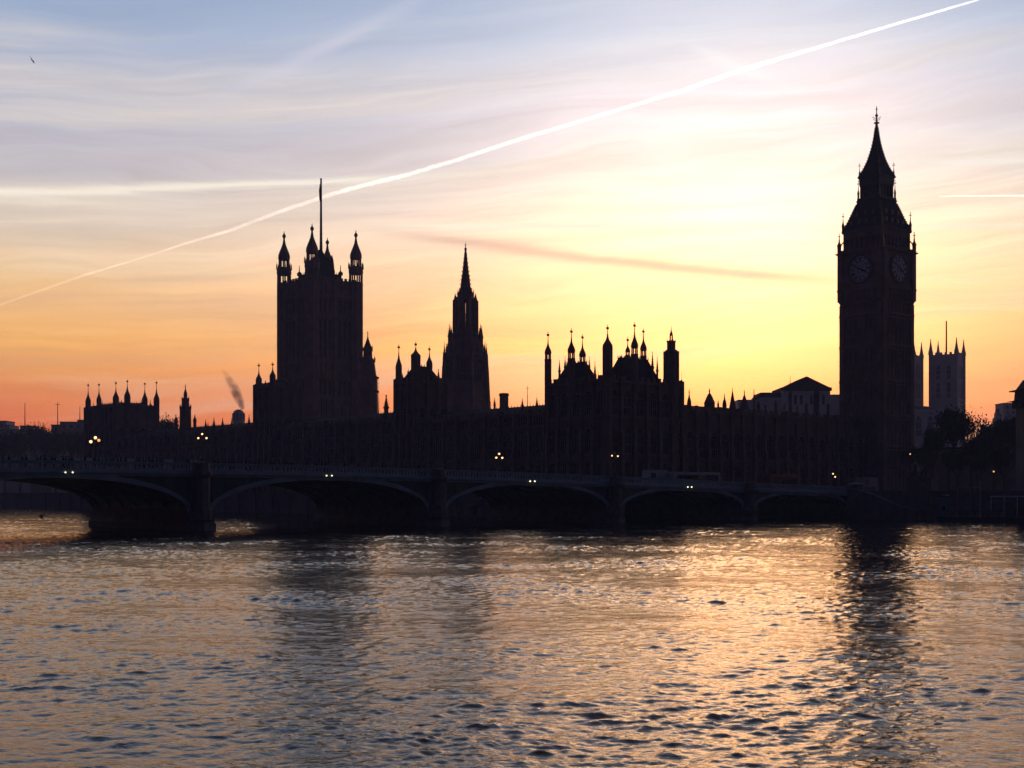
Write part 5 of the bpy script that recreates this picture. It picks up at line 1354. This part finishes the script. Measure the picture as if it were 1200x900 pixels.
def kiosk():
    p = at_line(1108, -5.5); t = thing('ticket_kiosk', 'narrow teal ticket kiosk on the boat pier at its left end', 'kiosk', (p[0], p[1], .9)); b = MB()
    b.cbox(p, AX2, 1.5, PE, 1.4, .9, WZ(582, p[1])); b.build('cabin', M['teal'], t); b = MB(); z = WZ(582, p[1]); b.cbox(p, AX2, 1.9, PE, 1.8, z + .002, z + .18); b.cbox(p, AX2, 1.1, PE, 1.0, z + .18, z + .42, 0, .5); b.build('roof', M['iron'], t)
    b = MB(); q = (p[0] + NR[0] * .71, p[1] + NR[1] * .71); b.cbox(q, AX2, .8, PE, .06, 2.0, 2.9); b.build('window', M['glass'], t)
kiosk()
def lampost(name, label, px, o_, ytop, ybot, m, on=None, r=.13):
    p = at_line(px, o_); z0 = WZ(ybot, p[1]) if ybot else GZ; zt = WZ(ytop, p[1]); t = thing(name, label, 'lamp post' if on else 'post', (p[0], p[1], z0)); b = MB()
    b.lathe(p[0], p[1], [(r * 2, z0), (r * 1.8, z0 + .5), (r, z0 + .8), (r * .8, zt)], 8); b.build('post', M[m], t)
    if on: b = MB(); b.ball((p[0], p[1], zt + .16), .17, 10, 6); g_ = b.build('globe', M[on], t); b = MB(); b.lathe(p[0], p[1], [(.12, zt + .30), (.03, zt + .44), (.02, zt + .6)], 6); b.build('lamp_cap', M['iron'], g_)
    else: b = MB(); b.lathe(p[0], p[1], [(r * 1.3, zt), (r * 1.3, zt + .15), (0, zt + .4)], 8); b.build('cap', M[m], t)
lampost('mooring_post', 'tall pale grey mooring post beside the boat pier on the right', 1149, -8.5, 566, 606, 'conc')
lampost('street_lamp', 'single lit lamp among the dark trees right of the abbey towers', 1164.5, 6, 553.5, None, 'iron', on='globe_dim', r=.09)
lampost('street_lamp', 'tiny lit lamp at the right side of the clock tower foot', 1066.6, 14, 533, None, 'iron', on='globe_dim', r=.09)

# posts standing in the river
def river_post(name, label, px, Y, ytop, m, r, top='plain', lean=0.0):
    X = WX(px, Y); t = thing(name, label, 'post', (X, Y, 0)); b = MB(); zt = WZ(ytop, Y); b.tube((X, Y, -3), (X + lean, Y, zt), r, r * .85, 8); b.build('post', M[m], t)
    if top == 'marker':
        b = MB(); b.tube((X - .75, Y, zt - .15), (X + .7, Y, zt + .05), .09); b.tube((X + .1, Y, zt - .2), (X + .6, Y, zt + .65), .10); b.tube((X - .1, Y, zt - .3), (X - .65, Y, zt - .1), .13); b.ball((X + .58, Y, zt + .66), .2, 8, 5); b.build('topmark', M[m], t)
    elif top == 'board':
        b = MB(); b.cbox((X, Y), (1, 0), r * 5, (0, 1), .1, zt - 1.8, zt); b.build('board', M[m], t)
river_post('channel_marker', 'dark channel marker post with crooked topmark in the water at far left', 48.8, 292, 603.5, 'black', .34, 'marker')
river_post('mooring_pile', 'thin leaning pale pile in the water under the second arch', 326, 262, 589, 'wood', .17, 'plain', .35)
river_post('mooring_pile', 'yellowish pile with a board in the water under the third arch', 556.5, 258, 592.5, 'yellow', .20, 'board')

# ------------------------------------------------------------------ trees
def tree_mesh(seed, H, spread, leaves=2600, leaf=.5, top_sparse=True):
    rng = random.Random(seed); tr = MB(); tips = []
    def grow(p, d, L, r, lev):
        n = 3; q = Vector(p); dd = Vector(d)
        for k in range(n):
            dd = (dd + Vector((rng.uniform(-.18, .18), rng.uniform(-.18, .18), rng.uniform(-.05, .16)))).normalized()
            q2 = q + dd * L / n; r2 = r * (1 - .18)
            tr.tube(q, q2, r, r2, 6 if lev < 2 else 4); q, r = q2, r2
            if lev >= 2: tips.append((Vector(q), lev))
            if lev > 0 and lev < 4 and k > 0:
                ax = Vector((rng.uniform(-1, 1), rng.uniform(-1, 1), rng.uniform(.1, .6))).normalized(); grow(q, (dd * .5 + ax * .8).normalized(), L * .62, r * .6, lev + 1)
        if lev < 4:
            for k in range(2 if lev else 5):
                a = rng.uniform(0, 6.28); ax = Vector((math.cos(a), math.sin(a), rng.uniform(.2, .9))).normalized(); grow(q, (dd * .45 + ax * .75 * spread).normalized(), L * .66, r * .68, lev + 1)
    grow((0, 0, 0), (0, 0, 1), H * .30, H * .022, 0)
    mz = max(v[2] for v in tr.v); k_ = H / mz; tr.v = [(x * k_, y * k_, z * k_) for x, y, z in tr.v]; cr = MB()
    cl = [(rng.choice(tips)[0] * k_, rng.uniform(.4, 1.5)) for _ in range(max(1, leaves // 14))]
    for c_, rad in cl:
        for _ in range(14):
            o = c_ + Vector((rng.gauss(0, 1), rng.gauss(0, 1), rng.gauss(0, .8))) * rad * .55
            u = Vector((rng.uniform(-1, 1), rng.uniform(-1, 1), rng.uniform(-1, 1))).normalized(); v_ = u.orthogonal().normalized(); s_ = leaf * rng.uniform(.5, 1.1)
            cr.add([o - u * s_ * .5, o + v_ * s_ * .3, o + u * s_ * .5, o - v_ * s_ * .3], [(0, 1, 2, 3)])
    return tr, cr
def tree(label, x, y, H, proto, group='trees along the right bank', z=GZ, rz=0, sc=1.0, name='plane_tree'):
    t = thing(name, label, 'tree', (x, y, z), group, rz); t.scale = (sc, sc, H)
    for nm, me in proto:
        o = bpy.data.objects.new(nm, me); C.objects.link(o); o.parent = t
    return t
PT = []
for sd, lv, sp in ((3, 2200, 1.0), (11, 4200, .95), (23, 5600, 1.1)):
    a, b_ = tree_mesh(sd, 1.0 * 10, sp, lv, .55); a.v = [(x, y, z / 10) for x, y, z in a.v]; b_.v = [(x, y, z / 10) for x, y, z in b_.v]
    o1, o2 = a.build('trunk', M['bark']), b_.build('crown', M['leaf']); PT.append([('trunk', o1.data), ('crown', o2.data)]); bpy.data.objects.remove(o1); bpy.data.objects.remove(o2)
def tree_px(label, px, Y, ytop, proto, sc, rz, group='trees along the right bank'):
    tree(label, WX(px, Y), Y, WZ(ytop, Y) - GZ, PT[proto], group, rz=rz, sc=sc)
tree_px('thin leafless-topped tree with airy branches against the orange sky right of the abbey towers', 1139, 340, 486, 0, 1.0, .4)
tree_px('dark tree in front of the abbey twin towers', 1112, 330, 483, 1, 1.05, 1.9)
tree_px('small dark tree between the clock tower and the tree before the abbey', 1092, 345, 503, 1, .8, 3.1)
tree_px('dense dark tree below the hazy round-topped tower', 1166, 335, 497, 2, 1.0, 4.0)
tree_px('dense dark tree nearest the right edge of the picture', 1190, 320, 490, 2, 1.1, 5.2)
tree_px('lower dark tree between the airy tree and the dense tree on the right', 1151, 318, 512, 2, .8, 2.6)
tree_px('dense tree just beyond the right edge', 1222, 325, 486, 1, 1.1, 1.2)
tree_px('wide low dark tree filling the bank under the abbey nave', 1078, 355, 524, 2, .8, 5.9)
tree_px('low dark tree under the abbey tower, close to the boat pier', 1124, 300, 530, 2, .75, 2.2)
tree_px('low dark tree right behind the mooring post', 1146, 296, 534, 1, .75, .9)
tree_px('low bushy tree behind the pale pier roof, third from the right edge', 1176, 292, 528, 2, .8, 3.3)
lft = [('lower left tree with twiggy top showing between two hazy roofs', 46, 640, 500.5, 1, 1.3), ('broad dark tree at the extreme left behind the bridge', 6, 600, 510, 2, 1.6), ('rounded dark tree second from the left behind the bridge', 24, 610, 508, 2, 1.5),
       ('dark tree below the thin middle mast on the far left bank', 66, 600, 507, 2, 1.5), ('dark tree touching the left side of the far corner pavilion', 86, 590, 508, 1, 1.5), ('dark tree just beyond the left edge', -22, 600, 508, 2, 1.6),
       ('twiggy tree peeping over the roof just right of the far corner pavilion', 195, 560, 492, 1, 1.2)]
for lab, px, Y, yt, pr, sc in lft: tree_px(lab, px, Y, yt, pr, sc * 1.1, px * .7, 'garden trees on the far left bank')

# ------------------------------------------------------------------ distant buildings
def block(name, label, cat, parts, Y, m, depth=16, windows=True, group=None, floors=True):
    """parts: [(px0, px1, ytop)]; plain blocks with roof edge and window rows"""
    px0 = min(a[0] for a in parts); px1 = max(a[1] for a in parts)
    t = thing(name, label, cat, (WX((px0 + px1) / 2, Y), Y, GZ), group); b = MB(); rf = MB()
    for i, (a, c, yt) in enumerate(parts):
        x0, x1, z = WX(a, Y), WX(c, Y), WZ(yt, Y); dp = depth - .6 * i
        b.obox((x0, Y + .3 * i), (1, 0), x1 - x0, (0, 1), dp, GZ, z - .5)
        rf.obox((x0 - .25, Y + .3 * i - .25), (1, 0), x1 - x0 + .5, (0, 1), dp + .5, z - .498, z)
    b.build('wall', m, t); rf.build('roof', M['slate'], t)
    if windows:
        n = 0
        for a, c, yt in parts:
            x0, x1, z = WX(a, Y), WX(c, Y), WZ(yt, Y); zz = z - 4.0
            while zz > GZ + 8 and n < 60:
                k = x0 + 2
                while k < x1 - 2.5 and n < 60:
                    wb = MB(); wb.obox((k, Y - .05), (1, 0), 1.5, (0, 1), .1, zz, zz + 2.0); wb.build('window', M['glass'], t); n += 1; k += 4.0
                zz -= 3.8
    return t
block('office_building', 'hazy flat-roofed block at the extreme left edge of the skyline', 'building', [(-60, 7, 493)], 900, M['conc'])
block('office_building', 'stepped hazy building with a thin mast, second from the left edge', 'building', [(6, 11, 498), (10, 24, 503), (23, 36, 498.5)], 860, M['conc'])
block('office_building', 'hazy building with a low flat tower just left of the far corner pavilion', 'building', [(60, 71, 497.5), (70, 97, 494), (90.5, 97, 491.8)], 800, M['conc'])
block('office_building', 'low hazy building between the two masts on the left skyline', 'building', [(36, 61, 507)], 820, M['brick'])
block('office_building', 'long hazy riverside block beyond the left edge', 'building', [(-420, -260, 505), (-259, -150, 497), (-149, -66, 503)], 880, M['conc'])
antenna('radio_mast', 'leftmost tall thin mast on the left skyline', 29.2, 865, 499, 472, .32)
antenna('radio_mast', 'middle tall thin mast on the left skyline', 67.6, 805, 498, 471, .30, rungs=1)
antenna('radio_mast', 'short thin mast beside the far corner pavilion', 93.6, 803, 492, 476, .26)
def smoke_stack():
    Y = 640.0; m_ = PM(Y); Z = lambda y: WZ(y, Y); X = WX(279.6, Y); t = thing('ventilation_tower', 'pale rounded tower top giving off smoke, behind the far palace range', 'tower', (X, Y, GZ)); b = MB()
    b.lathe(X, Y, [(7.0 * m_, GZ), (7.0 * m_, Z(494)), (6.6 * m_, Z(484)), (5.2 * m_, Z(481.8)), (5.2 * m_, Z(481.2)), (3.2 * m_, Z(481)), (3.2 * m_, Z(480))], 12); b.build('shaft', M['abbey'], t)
    for k in range(10):
        a = 2 * math.pi * (k + .5) / 10; b = MB(); b.cbox((X + math.cos(a) * 6.75 * m_, Y + math.sin(a) * 6.75 * m_), (-math.sin(a), math.cos(a)), .7, (math.cos(a), math.sin(a)), .5, Z(494), Z(484.5)); b.build('rib', M['conc'], t)
smoke_stack()
def smoke():
    Y = 640.0; b = MB(); pts = [(284.5, 479.5, 2.6), (282, 474, 3.6), (279.5, 467, 4.4), (276.5, 460, 5.0), (273, 452, 4.4), (269, 445, 3.6), (265, 439, 2.6), (261.5, 433, 1.4)]; n = 14; vs = []
    rng = random.Random(5)
    for j, (px, py, r) in enumerate(pts):
        for k in range(n):
            a = 2 * math.pi * k / n; rr = r * 1.5 * PM(Y) * (.85 + .3 * rng.random()); vs.append((WX(px, Y) + math.cos(a) * rr, Y + math.sin(a) * rr * .8, WZ(py, Y) + math.cos(a) * rr * .35))
    fs = [tuple(reversed(range(n))), tuple(range(n * (len(pts) - 1), n * len(pts)))]
    for j in range(len(pts) - 1):
        for k in range(n): fs.append((n * j + k, n * j + (k + 1) % n, n * (j + 1) + (k + 1) % n, n * (j + 1) + k))
    b.add(vs, fs); m = bpy.data.materials.new('smoke'); m.use_nodes = True; T = NT(m.node_tree); m.node_tree.nodes.remove(m.node_tree.nodes['Principled BSDF'])
    pv = T.n('ShaderNodeVolumePrincipled'); pv.inputs['Color'].default_value = (.86, .76, .78, 1); pv.inputs['Anisotropy'].default_value = .1
    tcn = T.n('ShaderNodeTexCoord'); nz = T.noise(tcn.outputs['Object'], .30, 4, .65, .4); sp_ = T.n('ShaderNodeSeparateXYZ'); T.l(tcn.outputs['Object'], sp_.inputs[0])
    zz0, zz1 = WZ(480, Y), WZ(432, Y); u_ = T.m('DIVIDE', T.m('SUBTRACT', sp_.outputs[2], zz0), zz1 - zz0, clamp=True)
    fc = T.n('ShaderNodeFloatCurve'); T.l(u_, fc.inputs['Value']); cv_ = fc.mapping.curves[0]
    for i_, (px, py, r) in enumerate(pts):
        uu = max(0, min(1, (WZ(py, Y) - zz0) / (zz1 - zz0))); vv = (px - 255) / 35
        if i_ == 0: cv_.points[0].location = (0, vv)
        elif i_ == len(pts) - 1: cv_.points[1].location = (1, vv)
        else: cv_.points.new(uu, vv)
    fc.mapping.update(); xc = T.m('MULTIPLY_ADD', fc.outputs[0], 35 * PM(Y), WX(255, Y))
    env = T.m('MULTIPLY', T.m('MULTIPLY', T.m('SUBTRACT', 1.02, u_), u_), 4.0); rad = T.m('MULTIPLY_ADD', env, 1.9, 1.1)
    q_ = T.m('DIVIDE', T.m('SUBTRACT', sp_.outputs[0], xc), rad); fall = T.m('MULTIPLY', T.m('SUBTRACT', 1.0, T.m('MULTIPLY', q_, q_), clamp=True), T.m('SUBTRACT', 1.15, u_))
    T.l(T.m('MULTIPLY', T.m('MULTIPLY', T.m('SUBTRACT', nz, .30, clamp=True), fall), 1.9), pv.inputs['Density'])
    T.l(pv.outputs[0], m.node_tree.nodes['Material Output'].inputs['Volume'])
    o = b.build('smoke', m); o['kind'] = 'stuff'; o['label'] = 'thin grey smoke drifting left above the pale rounded tower top'; o['category'] = 'smoke'
smoke()
def gabled():
    Y = 520.0; Z = lambda y: WZ(y, Y); t = thing('hall_building', 'hazy pale hall with low pitched gable roof left of the clock tower', 'building', (WX(940, Y), Y, GZ)); b = MB(); xs = lambda px: WX(px, Y)
    b.obox((xs(917), Y), (1, 0), xs(973) - xs(917), (0, 1), 18, GZ, Z(458)); b.obox((xs(893), Y + 3), (1, 0), xs(917) - xs(893), (0, 1), 12, GZ, Z(459.6)); b.obox((xs(973), Y + 3), (1, 0), xs(1000) - xs(973), (0, 1), 12, GZ, Z(461.5))
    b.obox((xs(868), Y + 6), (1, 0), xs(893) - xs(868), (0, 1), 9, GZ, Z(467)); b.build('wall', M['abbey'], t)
    b = MB(); b.obox((xs(915.5), Y - .6), (1, 0), xs(974.5) - xs(915.5), (0, 1), 19.2, Z(457.998), Z(454)); vs = []
    for y_ in (Y - .6, Y + 18.6): vs += [(xs(918), y_, Z(454)), (xs(972), y_, Z(454)), (xs(945), y_, Z(441))]
    b.add(vs, [(0, 1, 2), (5, 4, 3), (0, 2, 5, 3), (1, 4, 5, 2), (0, 3, 4, 1)])
    vs = []
    for y_ in (Y + 2.9, Y + 15.1): vs += [(xs(888), y_, Z(465)), (xs(917), y_, Z(465)), (xs(917), y_, Z(459.2)), (xs(893), y_, Z(459.2))]
    b.add(vs, [(0, 1, 2, 3), (7, 6, 5, 4), (0, 3, 7, 4), (3, 2, 6, 7), (0, 4, 5, 1), (1, 5, 6, 2)])
    b.build('roof', M['slate'], t)
    for px in (925, 932, 939, 951, 958, 965): w_ = MB(); w_.obox((xs(px - 1.4), Y - .1), (1, 0), xs(2.8) - xs(0), (0, 1), .2, Z(474), Z(463)); w_.build('window', M['glass'], t)
gabled()
def abbey():
    Y = 640.0; m_ = PM(Y); Z = lambda y: WZ(y, Y)
    def tower(label, pxc, hw, ytop, pins, mast=False):
        X = WX(pxc, Y); t = thing('abbey_tower', label, 'church tower', (X, Y, GZ), 'twin towers of the hazy abbey'); S = 11.9; a0 = R(56.5); ax, ay = (math.cos(a0), math.sin(a0)), (-math.sin(a0), math.cos(a0)); b = MB(); b.cbox((X, Y), ax, S, ay, S, GZ, Z(ytop))
        for yy in (428, 447, 470, 500): b.cbox((X, Y), ax, S + .7, ay, S + .7, Z(yy), Z(yy) + .6)
        for sx in (-1, 1):
            for sy in (-1, 1): b.cbox((X + (ax[0] * sx + ay[0] * sy) * S / 2, Y + (ax[1] * sx + ay[1] * sy) * S / 2), ax, 1.5, ay, 1.5, GZ, Z(ytop) + .5)
        for n_, a_ in (((-ax[0], -ax[1]), ay), ((-ay[0], -ay[1]), ax)): battlement(b, (X + n_[0] * S / 2 - a_[0] * S / 2, Y + n_[1] * S / 2 - a_[1] * S / 2), a_, S, (-n_[0], -n_[1]), Z(ytop), 1.0, 1.1, .5, 1.1)
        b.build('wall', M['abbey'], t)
        for n_, a_ in (((-ax[0], -ax[1]), ay), ((-ay[0], -ay[1]), ax)):
            for yy, h_ in ((446, 6.4), (468, 7.4)):
                for q in (-.2, .2): window(t, (X + n_[0] * S / 2 + a_[0] * S * q, Y + n_[1] * S / 2 + a_[1] * S * q), n_, 2.0, h_, Z(yy), 'abbey')
        for sx, sy in ((-1, -1), (-1, 1), (1, -1), (1, 1)):
            px_, py_ = X + (ax[0] * sx + ay[0] * sy) * S / 2, Y + (ax[1] * sx + ay[1] * sy) * S / 2; b = MB(); b.lathe(px_, py_, [(1.25, Z(ytop)), (1.25, Z(ytop - 3)), (.8, Z(ytop - 7)), (.35, Z(ytop - 14)), (.15, Z(ytop - 19))], 4, a0 + R(45)); b.build('pinnacle', M['abbey'], t)
        if mast: b = MB(); b.lathe(WX(1109, Y), Y, [(.42, Z(416)), (.3, Z(376))], 6); b.build('flagpole', M['iron'], t)
        return t
    tower('hazy square abbey tower with pinnacles and a thin mast, right of the clock tower', 1110, 22, 416.5, 4, True)
    tower('hazy abbey tower half hidden behind the right side of the clock tower', 1060.5, 21, 419.5, 4)
    X0 = WX(1086, Y); t = thing('abbey_nave', 'hazy pale church nave below and between the abbey towers', 'church', (X0, Y - 30, GZ)); b = MB(); x0, x1 = WX(1040, 600), WX(1100, 600)
    b.obox((x0, 600), (1, 0), x1 - x0, (0, 1), 34, GZ, WZ(480, 600)); k = x0
    while k < x1: b.obox((k, 598.6), (1, 0), 1.2, (0, 1), 1.4, GZ, WZ(484, 600)); k += 5.0
    b.build('wall', M['abbey'], t); b = MB(); z = WZ(480, 600); zr = WZ(473, 600); b.add([(x0, 600, z), (x1, 600, z), (x1, 634, z), (x0, 634, z), (x0, 617, zr), (x1, 617, zr)], [(0, 1, 5, 4), (2, 3, 4, 5), (0, 4, 3), (1, 2, 5), (0, 3, 2, 1)]); b.build('roof', M['slate'], t)
    k = x0 + 2.4
    while k < x1 - 3: window(t, (k + 1.2, 600), (0, -1), 2.2, 9, WZ(512, 600), 'abbey'); k += 5.0
abbey()
def round_top():
    Y = 950.0; m_ = PM(Y); X = WX(1169.6, Y); t = thing('round_topped_tower', 'faint hazy tower with a rounded top on the right skyline', 'tower', (X, Y, GZ)); b = MB(); Z = lambda y: WZ(y, Y)
    b.cbox((X, Y), (1, 0), 10 * m_, (0, 1), 9 * m_, GZ, Z(490)); b.cbox((X, Y), (1, 0), 7 * m_, (0, 1), 7 * m_, Z(490), Z(484)); b.build('wall', M['conc'], t)
    b = MB(); b.lathe(X, Y, [(3.4 * m_, Z(484.2)), (3.4 * m_, Z(481.5)), (2.6 * m_, Z(479.8)), (1.2 * m_, Z(479)), (0, Z(478.7))], 12); b.build('dome', M['slate'], t)
    block('office_building', 'faint hazy square block beside the round-topped tower on the right skyline', 'building', [(1176, 1192, 472)], 940, M['conc'])
round_top()
block('office_building', 'long dark government building behind the trees on the right bank', 'building', [(1078, 1105, 532), (1104, 1170, 524), (1169, 1260, 516)], 400, M['brick'])
def corner_building():
    p = at_line(1208, 22); Y = p[1]; Z = lambda y: WZ(y, Y); m_ = PM(Y); t = thing('corner_building', 'dark building with jutting eaves at the right edge of the picture', 'building', (p[0], p[1], GZ)); b = MB()
    S = 26 * m_; b.cbox(p, (1, 0), S, (0, 1), S, GZ, Z(478)); b.build('wall', M['stone_dark'], t); b = MB()
    b.cbox(p, (1, 0), S * 1.7, (0, 1), S * 1.7, Z(470), Z(469), 0, .8); b.cbox(p, (1, 0), S * 1.25, (0, 1), S * 1.25, Z(478), Z(470)); b.cbox(p, (1, 0), S * 1.12, (0, 1), S * 1.12, Z(469), Z(458.4), 0, .94); b.cbox(p, (1, 0), S * 1.45, (0, 1), S * 1.45, Z(458.4), Z(457)); b.cbox(p, (1, 0), S * 1.05, (0, 1), S * 1.05, Z(457), Z(445), 0, .5); b.build('roof', M['slate'], t)
    for yy in (500, 520, 540):
        for k in (-.3, 0, .3): w_ = MB(); w_.obox((p[0] + S * k - .5, p[1] - S / 2 - .05), (1, 0), 1.0, (0, 1), .1, Z(yy + 8), Z(yy)); w_.build('window', M['glass'], t)
corner_building()

# ------------------------------------------------------------------ bird
def bird():
    Y = 190.0; X, Z = WX(38.2, Y), WZ(71, Y); t = thing('gull', 'small dark gull banking in the upper left sky', 'bird', (X, Y, Z)); b = MB()
    axis = Vector((.55, .3, -.35)).normalized(); sp = Vector((-.50, .2, .86)).normalized(); fw = sp.cross(axis).normalized()
    o = Vector((X, Y, Z)); body = [(-.24, .02), (-.16, .05), (0, .07), (.12, .06), (.19, .045), (.25, .03), (.29, .008)]; n = 8; vs = []
    for u, r in body:
        for k in range(n): a = 2 * math.pi * k / n; vs.append(o + axis * u + sp * math.cos(a) * r + fw * math.sin(a) * r)
    fs = [tuple(reversed(range(n))), tuple(range(n * 6, n * 7))] + [(n * j + k, n * j + (k + 1) % n, n * j + n + (k + 1) % n, n * j + n + k) for j in range(6) for k in range(n)]
    b.add(vs, fs); nrm = fw
    for sg, drop in ((1, .04), (-1, .22)):
        st = [(0, .10, -.08, 0), (.22, .12, -.06, .05), (.45, .06, -.07, .02), (.66, -.10, -.15, -drop)]; vs = []
        for s_, le, te, up in st:
            for e, th in ((le, .008), (te, .004), (te, -.004), (le, -.008)): vs.append(o + sp * sg * s_ + axis * e + nrm * (up + th))
        b.add(vs, [(0, 1, 2, 3), (12, 15, 14, 13)] + [(4 * j + k, 4 * j + 4 + k, 4 * j + 4 + (k + 1) % 4, 4 * j + (k + 1) % 4) for j in range(3) for k in range(4)])
    b.build('body', M['feather'], t)
bird()

# ------------------------------------------------------------------ contrails: thin trail tubes high above the haze, their sunlight put in as emission
def fix_normals(o):
    bm = bmesh.new(); bm.from_mesh(o.data); bmesh.ops.recalc_face_normals(bm, faces=bm.faces); bm.to_mesh(o.data); bm.free()
def contrail(name, label, pts, alt, seed, sun_glow=1.0):
    rng = random.Random(seed); P = []
    for px, py, r in pts:
        Y = (alt - CAM_H) * F / (HY - py); P.append((Vector((WX(px, Y), Y, alt)), r * .84 * PM(Y)))
    fine = []; 
    for (a, ra), (b_, rb) in zip(P[:-1], P[1:]):
        n = 26
        for k in range(n):
            f_ = k / n; fine.append((a.lerp(b_, f_), ra + (rb - ra) * f_))
    fine.append(P[-1]); b = MB(); n = 12; vs = []
    for i, (c_, r) in enumerate(fine):
        dr_ = (fine[min(i + 1, len(fine) - 1)][0] - fine[max(i - 1, 0)][0]).normalized(); s_ = dr_.cross(Vector((0, 0, 1))).normalized(); u_ = s_.cross(dr_).normalized()
        j = Vector((0, 0, 0)) if i in (0, len(fine) - 1) else (s_ * rng.uniform(-.08, .08) + u_ * rng.uniform(-.12, .12)) * r
        for k in range(n):
            a = 2 * math.pi * k / n; rr = r * (1 + rng.uniform(-.10, .10)); vs.append(c_ + j + s_ * math.cos(a) * rr + u_ * math.sin(a) * rr)
    m_ = len(fine); b.add(vs, [tuple(reversed(range(n))), tuple(range(n * (m_ - 1), n * m_))] + [(n * i + k, n * i + (k + 1) % n, n * i + n + (k + 1) % n, n * i + n + k) for i in range(m_ - 1) for k in range(n)])
    rmean = sum(r for _, r in P) / len(P); m = bpy.data.materials.new('sun_glow_ice_cloud'); m.use_nodes = True; T = NT(m.node_tree); m.node_tree.nodes.remove(m.node_tree.nodes['Principled BSDF'])
    em = T.n('ShaderNodeEmission'); em.inputs['Color'].default_value = (1, .86, .74, 1); tcn = T.n('ShaderNodeTexCoord')  # emission stands in for sunlight on the ice cloud
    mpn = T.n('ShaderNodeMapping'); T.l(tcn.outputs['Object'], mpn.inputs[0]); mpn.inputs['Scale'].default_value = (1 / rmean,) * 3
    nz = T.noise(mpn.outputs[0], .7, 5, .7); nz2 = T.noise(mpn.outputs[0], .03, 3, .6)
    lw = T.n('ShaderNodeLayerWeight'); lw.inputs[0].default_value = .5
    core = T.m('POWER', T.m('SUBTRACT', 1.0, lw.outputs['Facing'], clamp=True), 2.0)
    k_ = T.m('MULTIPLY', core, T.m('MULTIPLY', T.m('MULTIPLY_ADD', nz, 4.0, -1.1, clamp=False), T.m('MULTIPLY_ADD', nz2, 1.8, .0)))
    T.l(T.m('MULTIPLY', T.m('MAXIMUM', k_, 0.0), sun_glow), em.inputs['Strength'])
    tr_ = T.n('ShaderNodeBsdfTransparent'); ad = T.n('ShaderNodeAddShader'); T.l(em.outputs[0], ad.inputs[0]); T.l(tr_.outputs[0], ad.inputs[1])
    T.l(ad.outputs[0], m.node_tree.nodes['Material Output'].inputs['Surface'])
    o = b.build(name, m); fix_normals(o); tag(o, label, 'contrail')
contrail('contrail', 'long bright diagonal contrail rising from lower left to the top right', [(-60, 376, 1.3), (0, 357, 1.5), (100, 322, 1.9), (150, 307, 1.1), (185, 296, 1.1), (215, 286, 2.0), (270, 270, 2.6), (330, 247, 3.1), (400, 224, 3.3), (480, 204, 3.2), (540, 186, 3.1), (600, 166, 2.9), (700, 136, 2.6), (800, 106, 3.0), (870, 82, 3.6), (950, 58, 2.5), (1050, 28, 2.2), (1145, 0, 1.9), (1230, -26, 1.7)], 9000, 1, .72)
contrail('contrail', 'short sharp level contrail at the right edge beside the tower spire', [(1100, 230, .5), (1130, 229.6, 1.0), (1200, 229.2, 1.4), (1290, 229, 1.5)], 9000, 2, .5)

# ------------------------------------------------------------------ haze
hz = MB(); hz.obox((-1510, -70), (1, 0), 3020, (0, 1), 1590, -4.2, 135.0)
m = bpy.data.materials.new('haze'); m.use_nodes = True; T = NT(m.node_tree); m.node_tree.nodes.remove(m.node_tree.nodes['Principled BSDF'])
pv = T.n('ShaderNodeVolumePrincipled'); pv.inputs['Color'].default_value = (.50, .60, .95, 1); pv.inputs['Anisotropy'].default_value = .3; pv.inputs['Density'].default_value = .00020
T.l(pv.outputs[0], m.node_tree.nodes['Material Output'].inputs['Volume'])
ho = hz.build('haze', m); ho['kind'] = 'stuff'
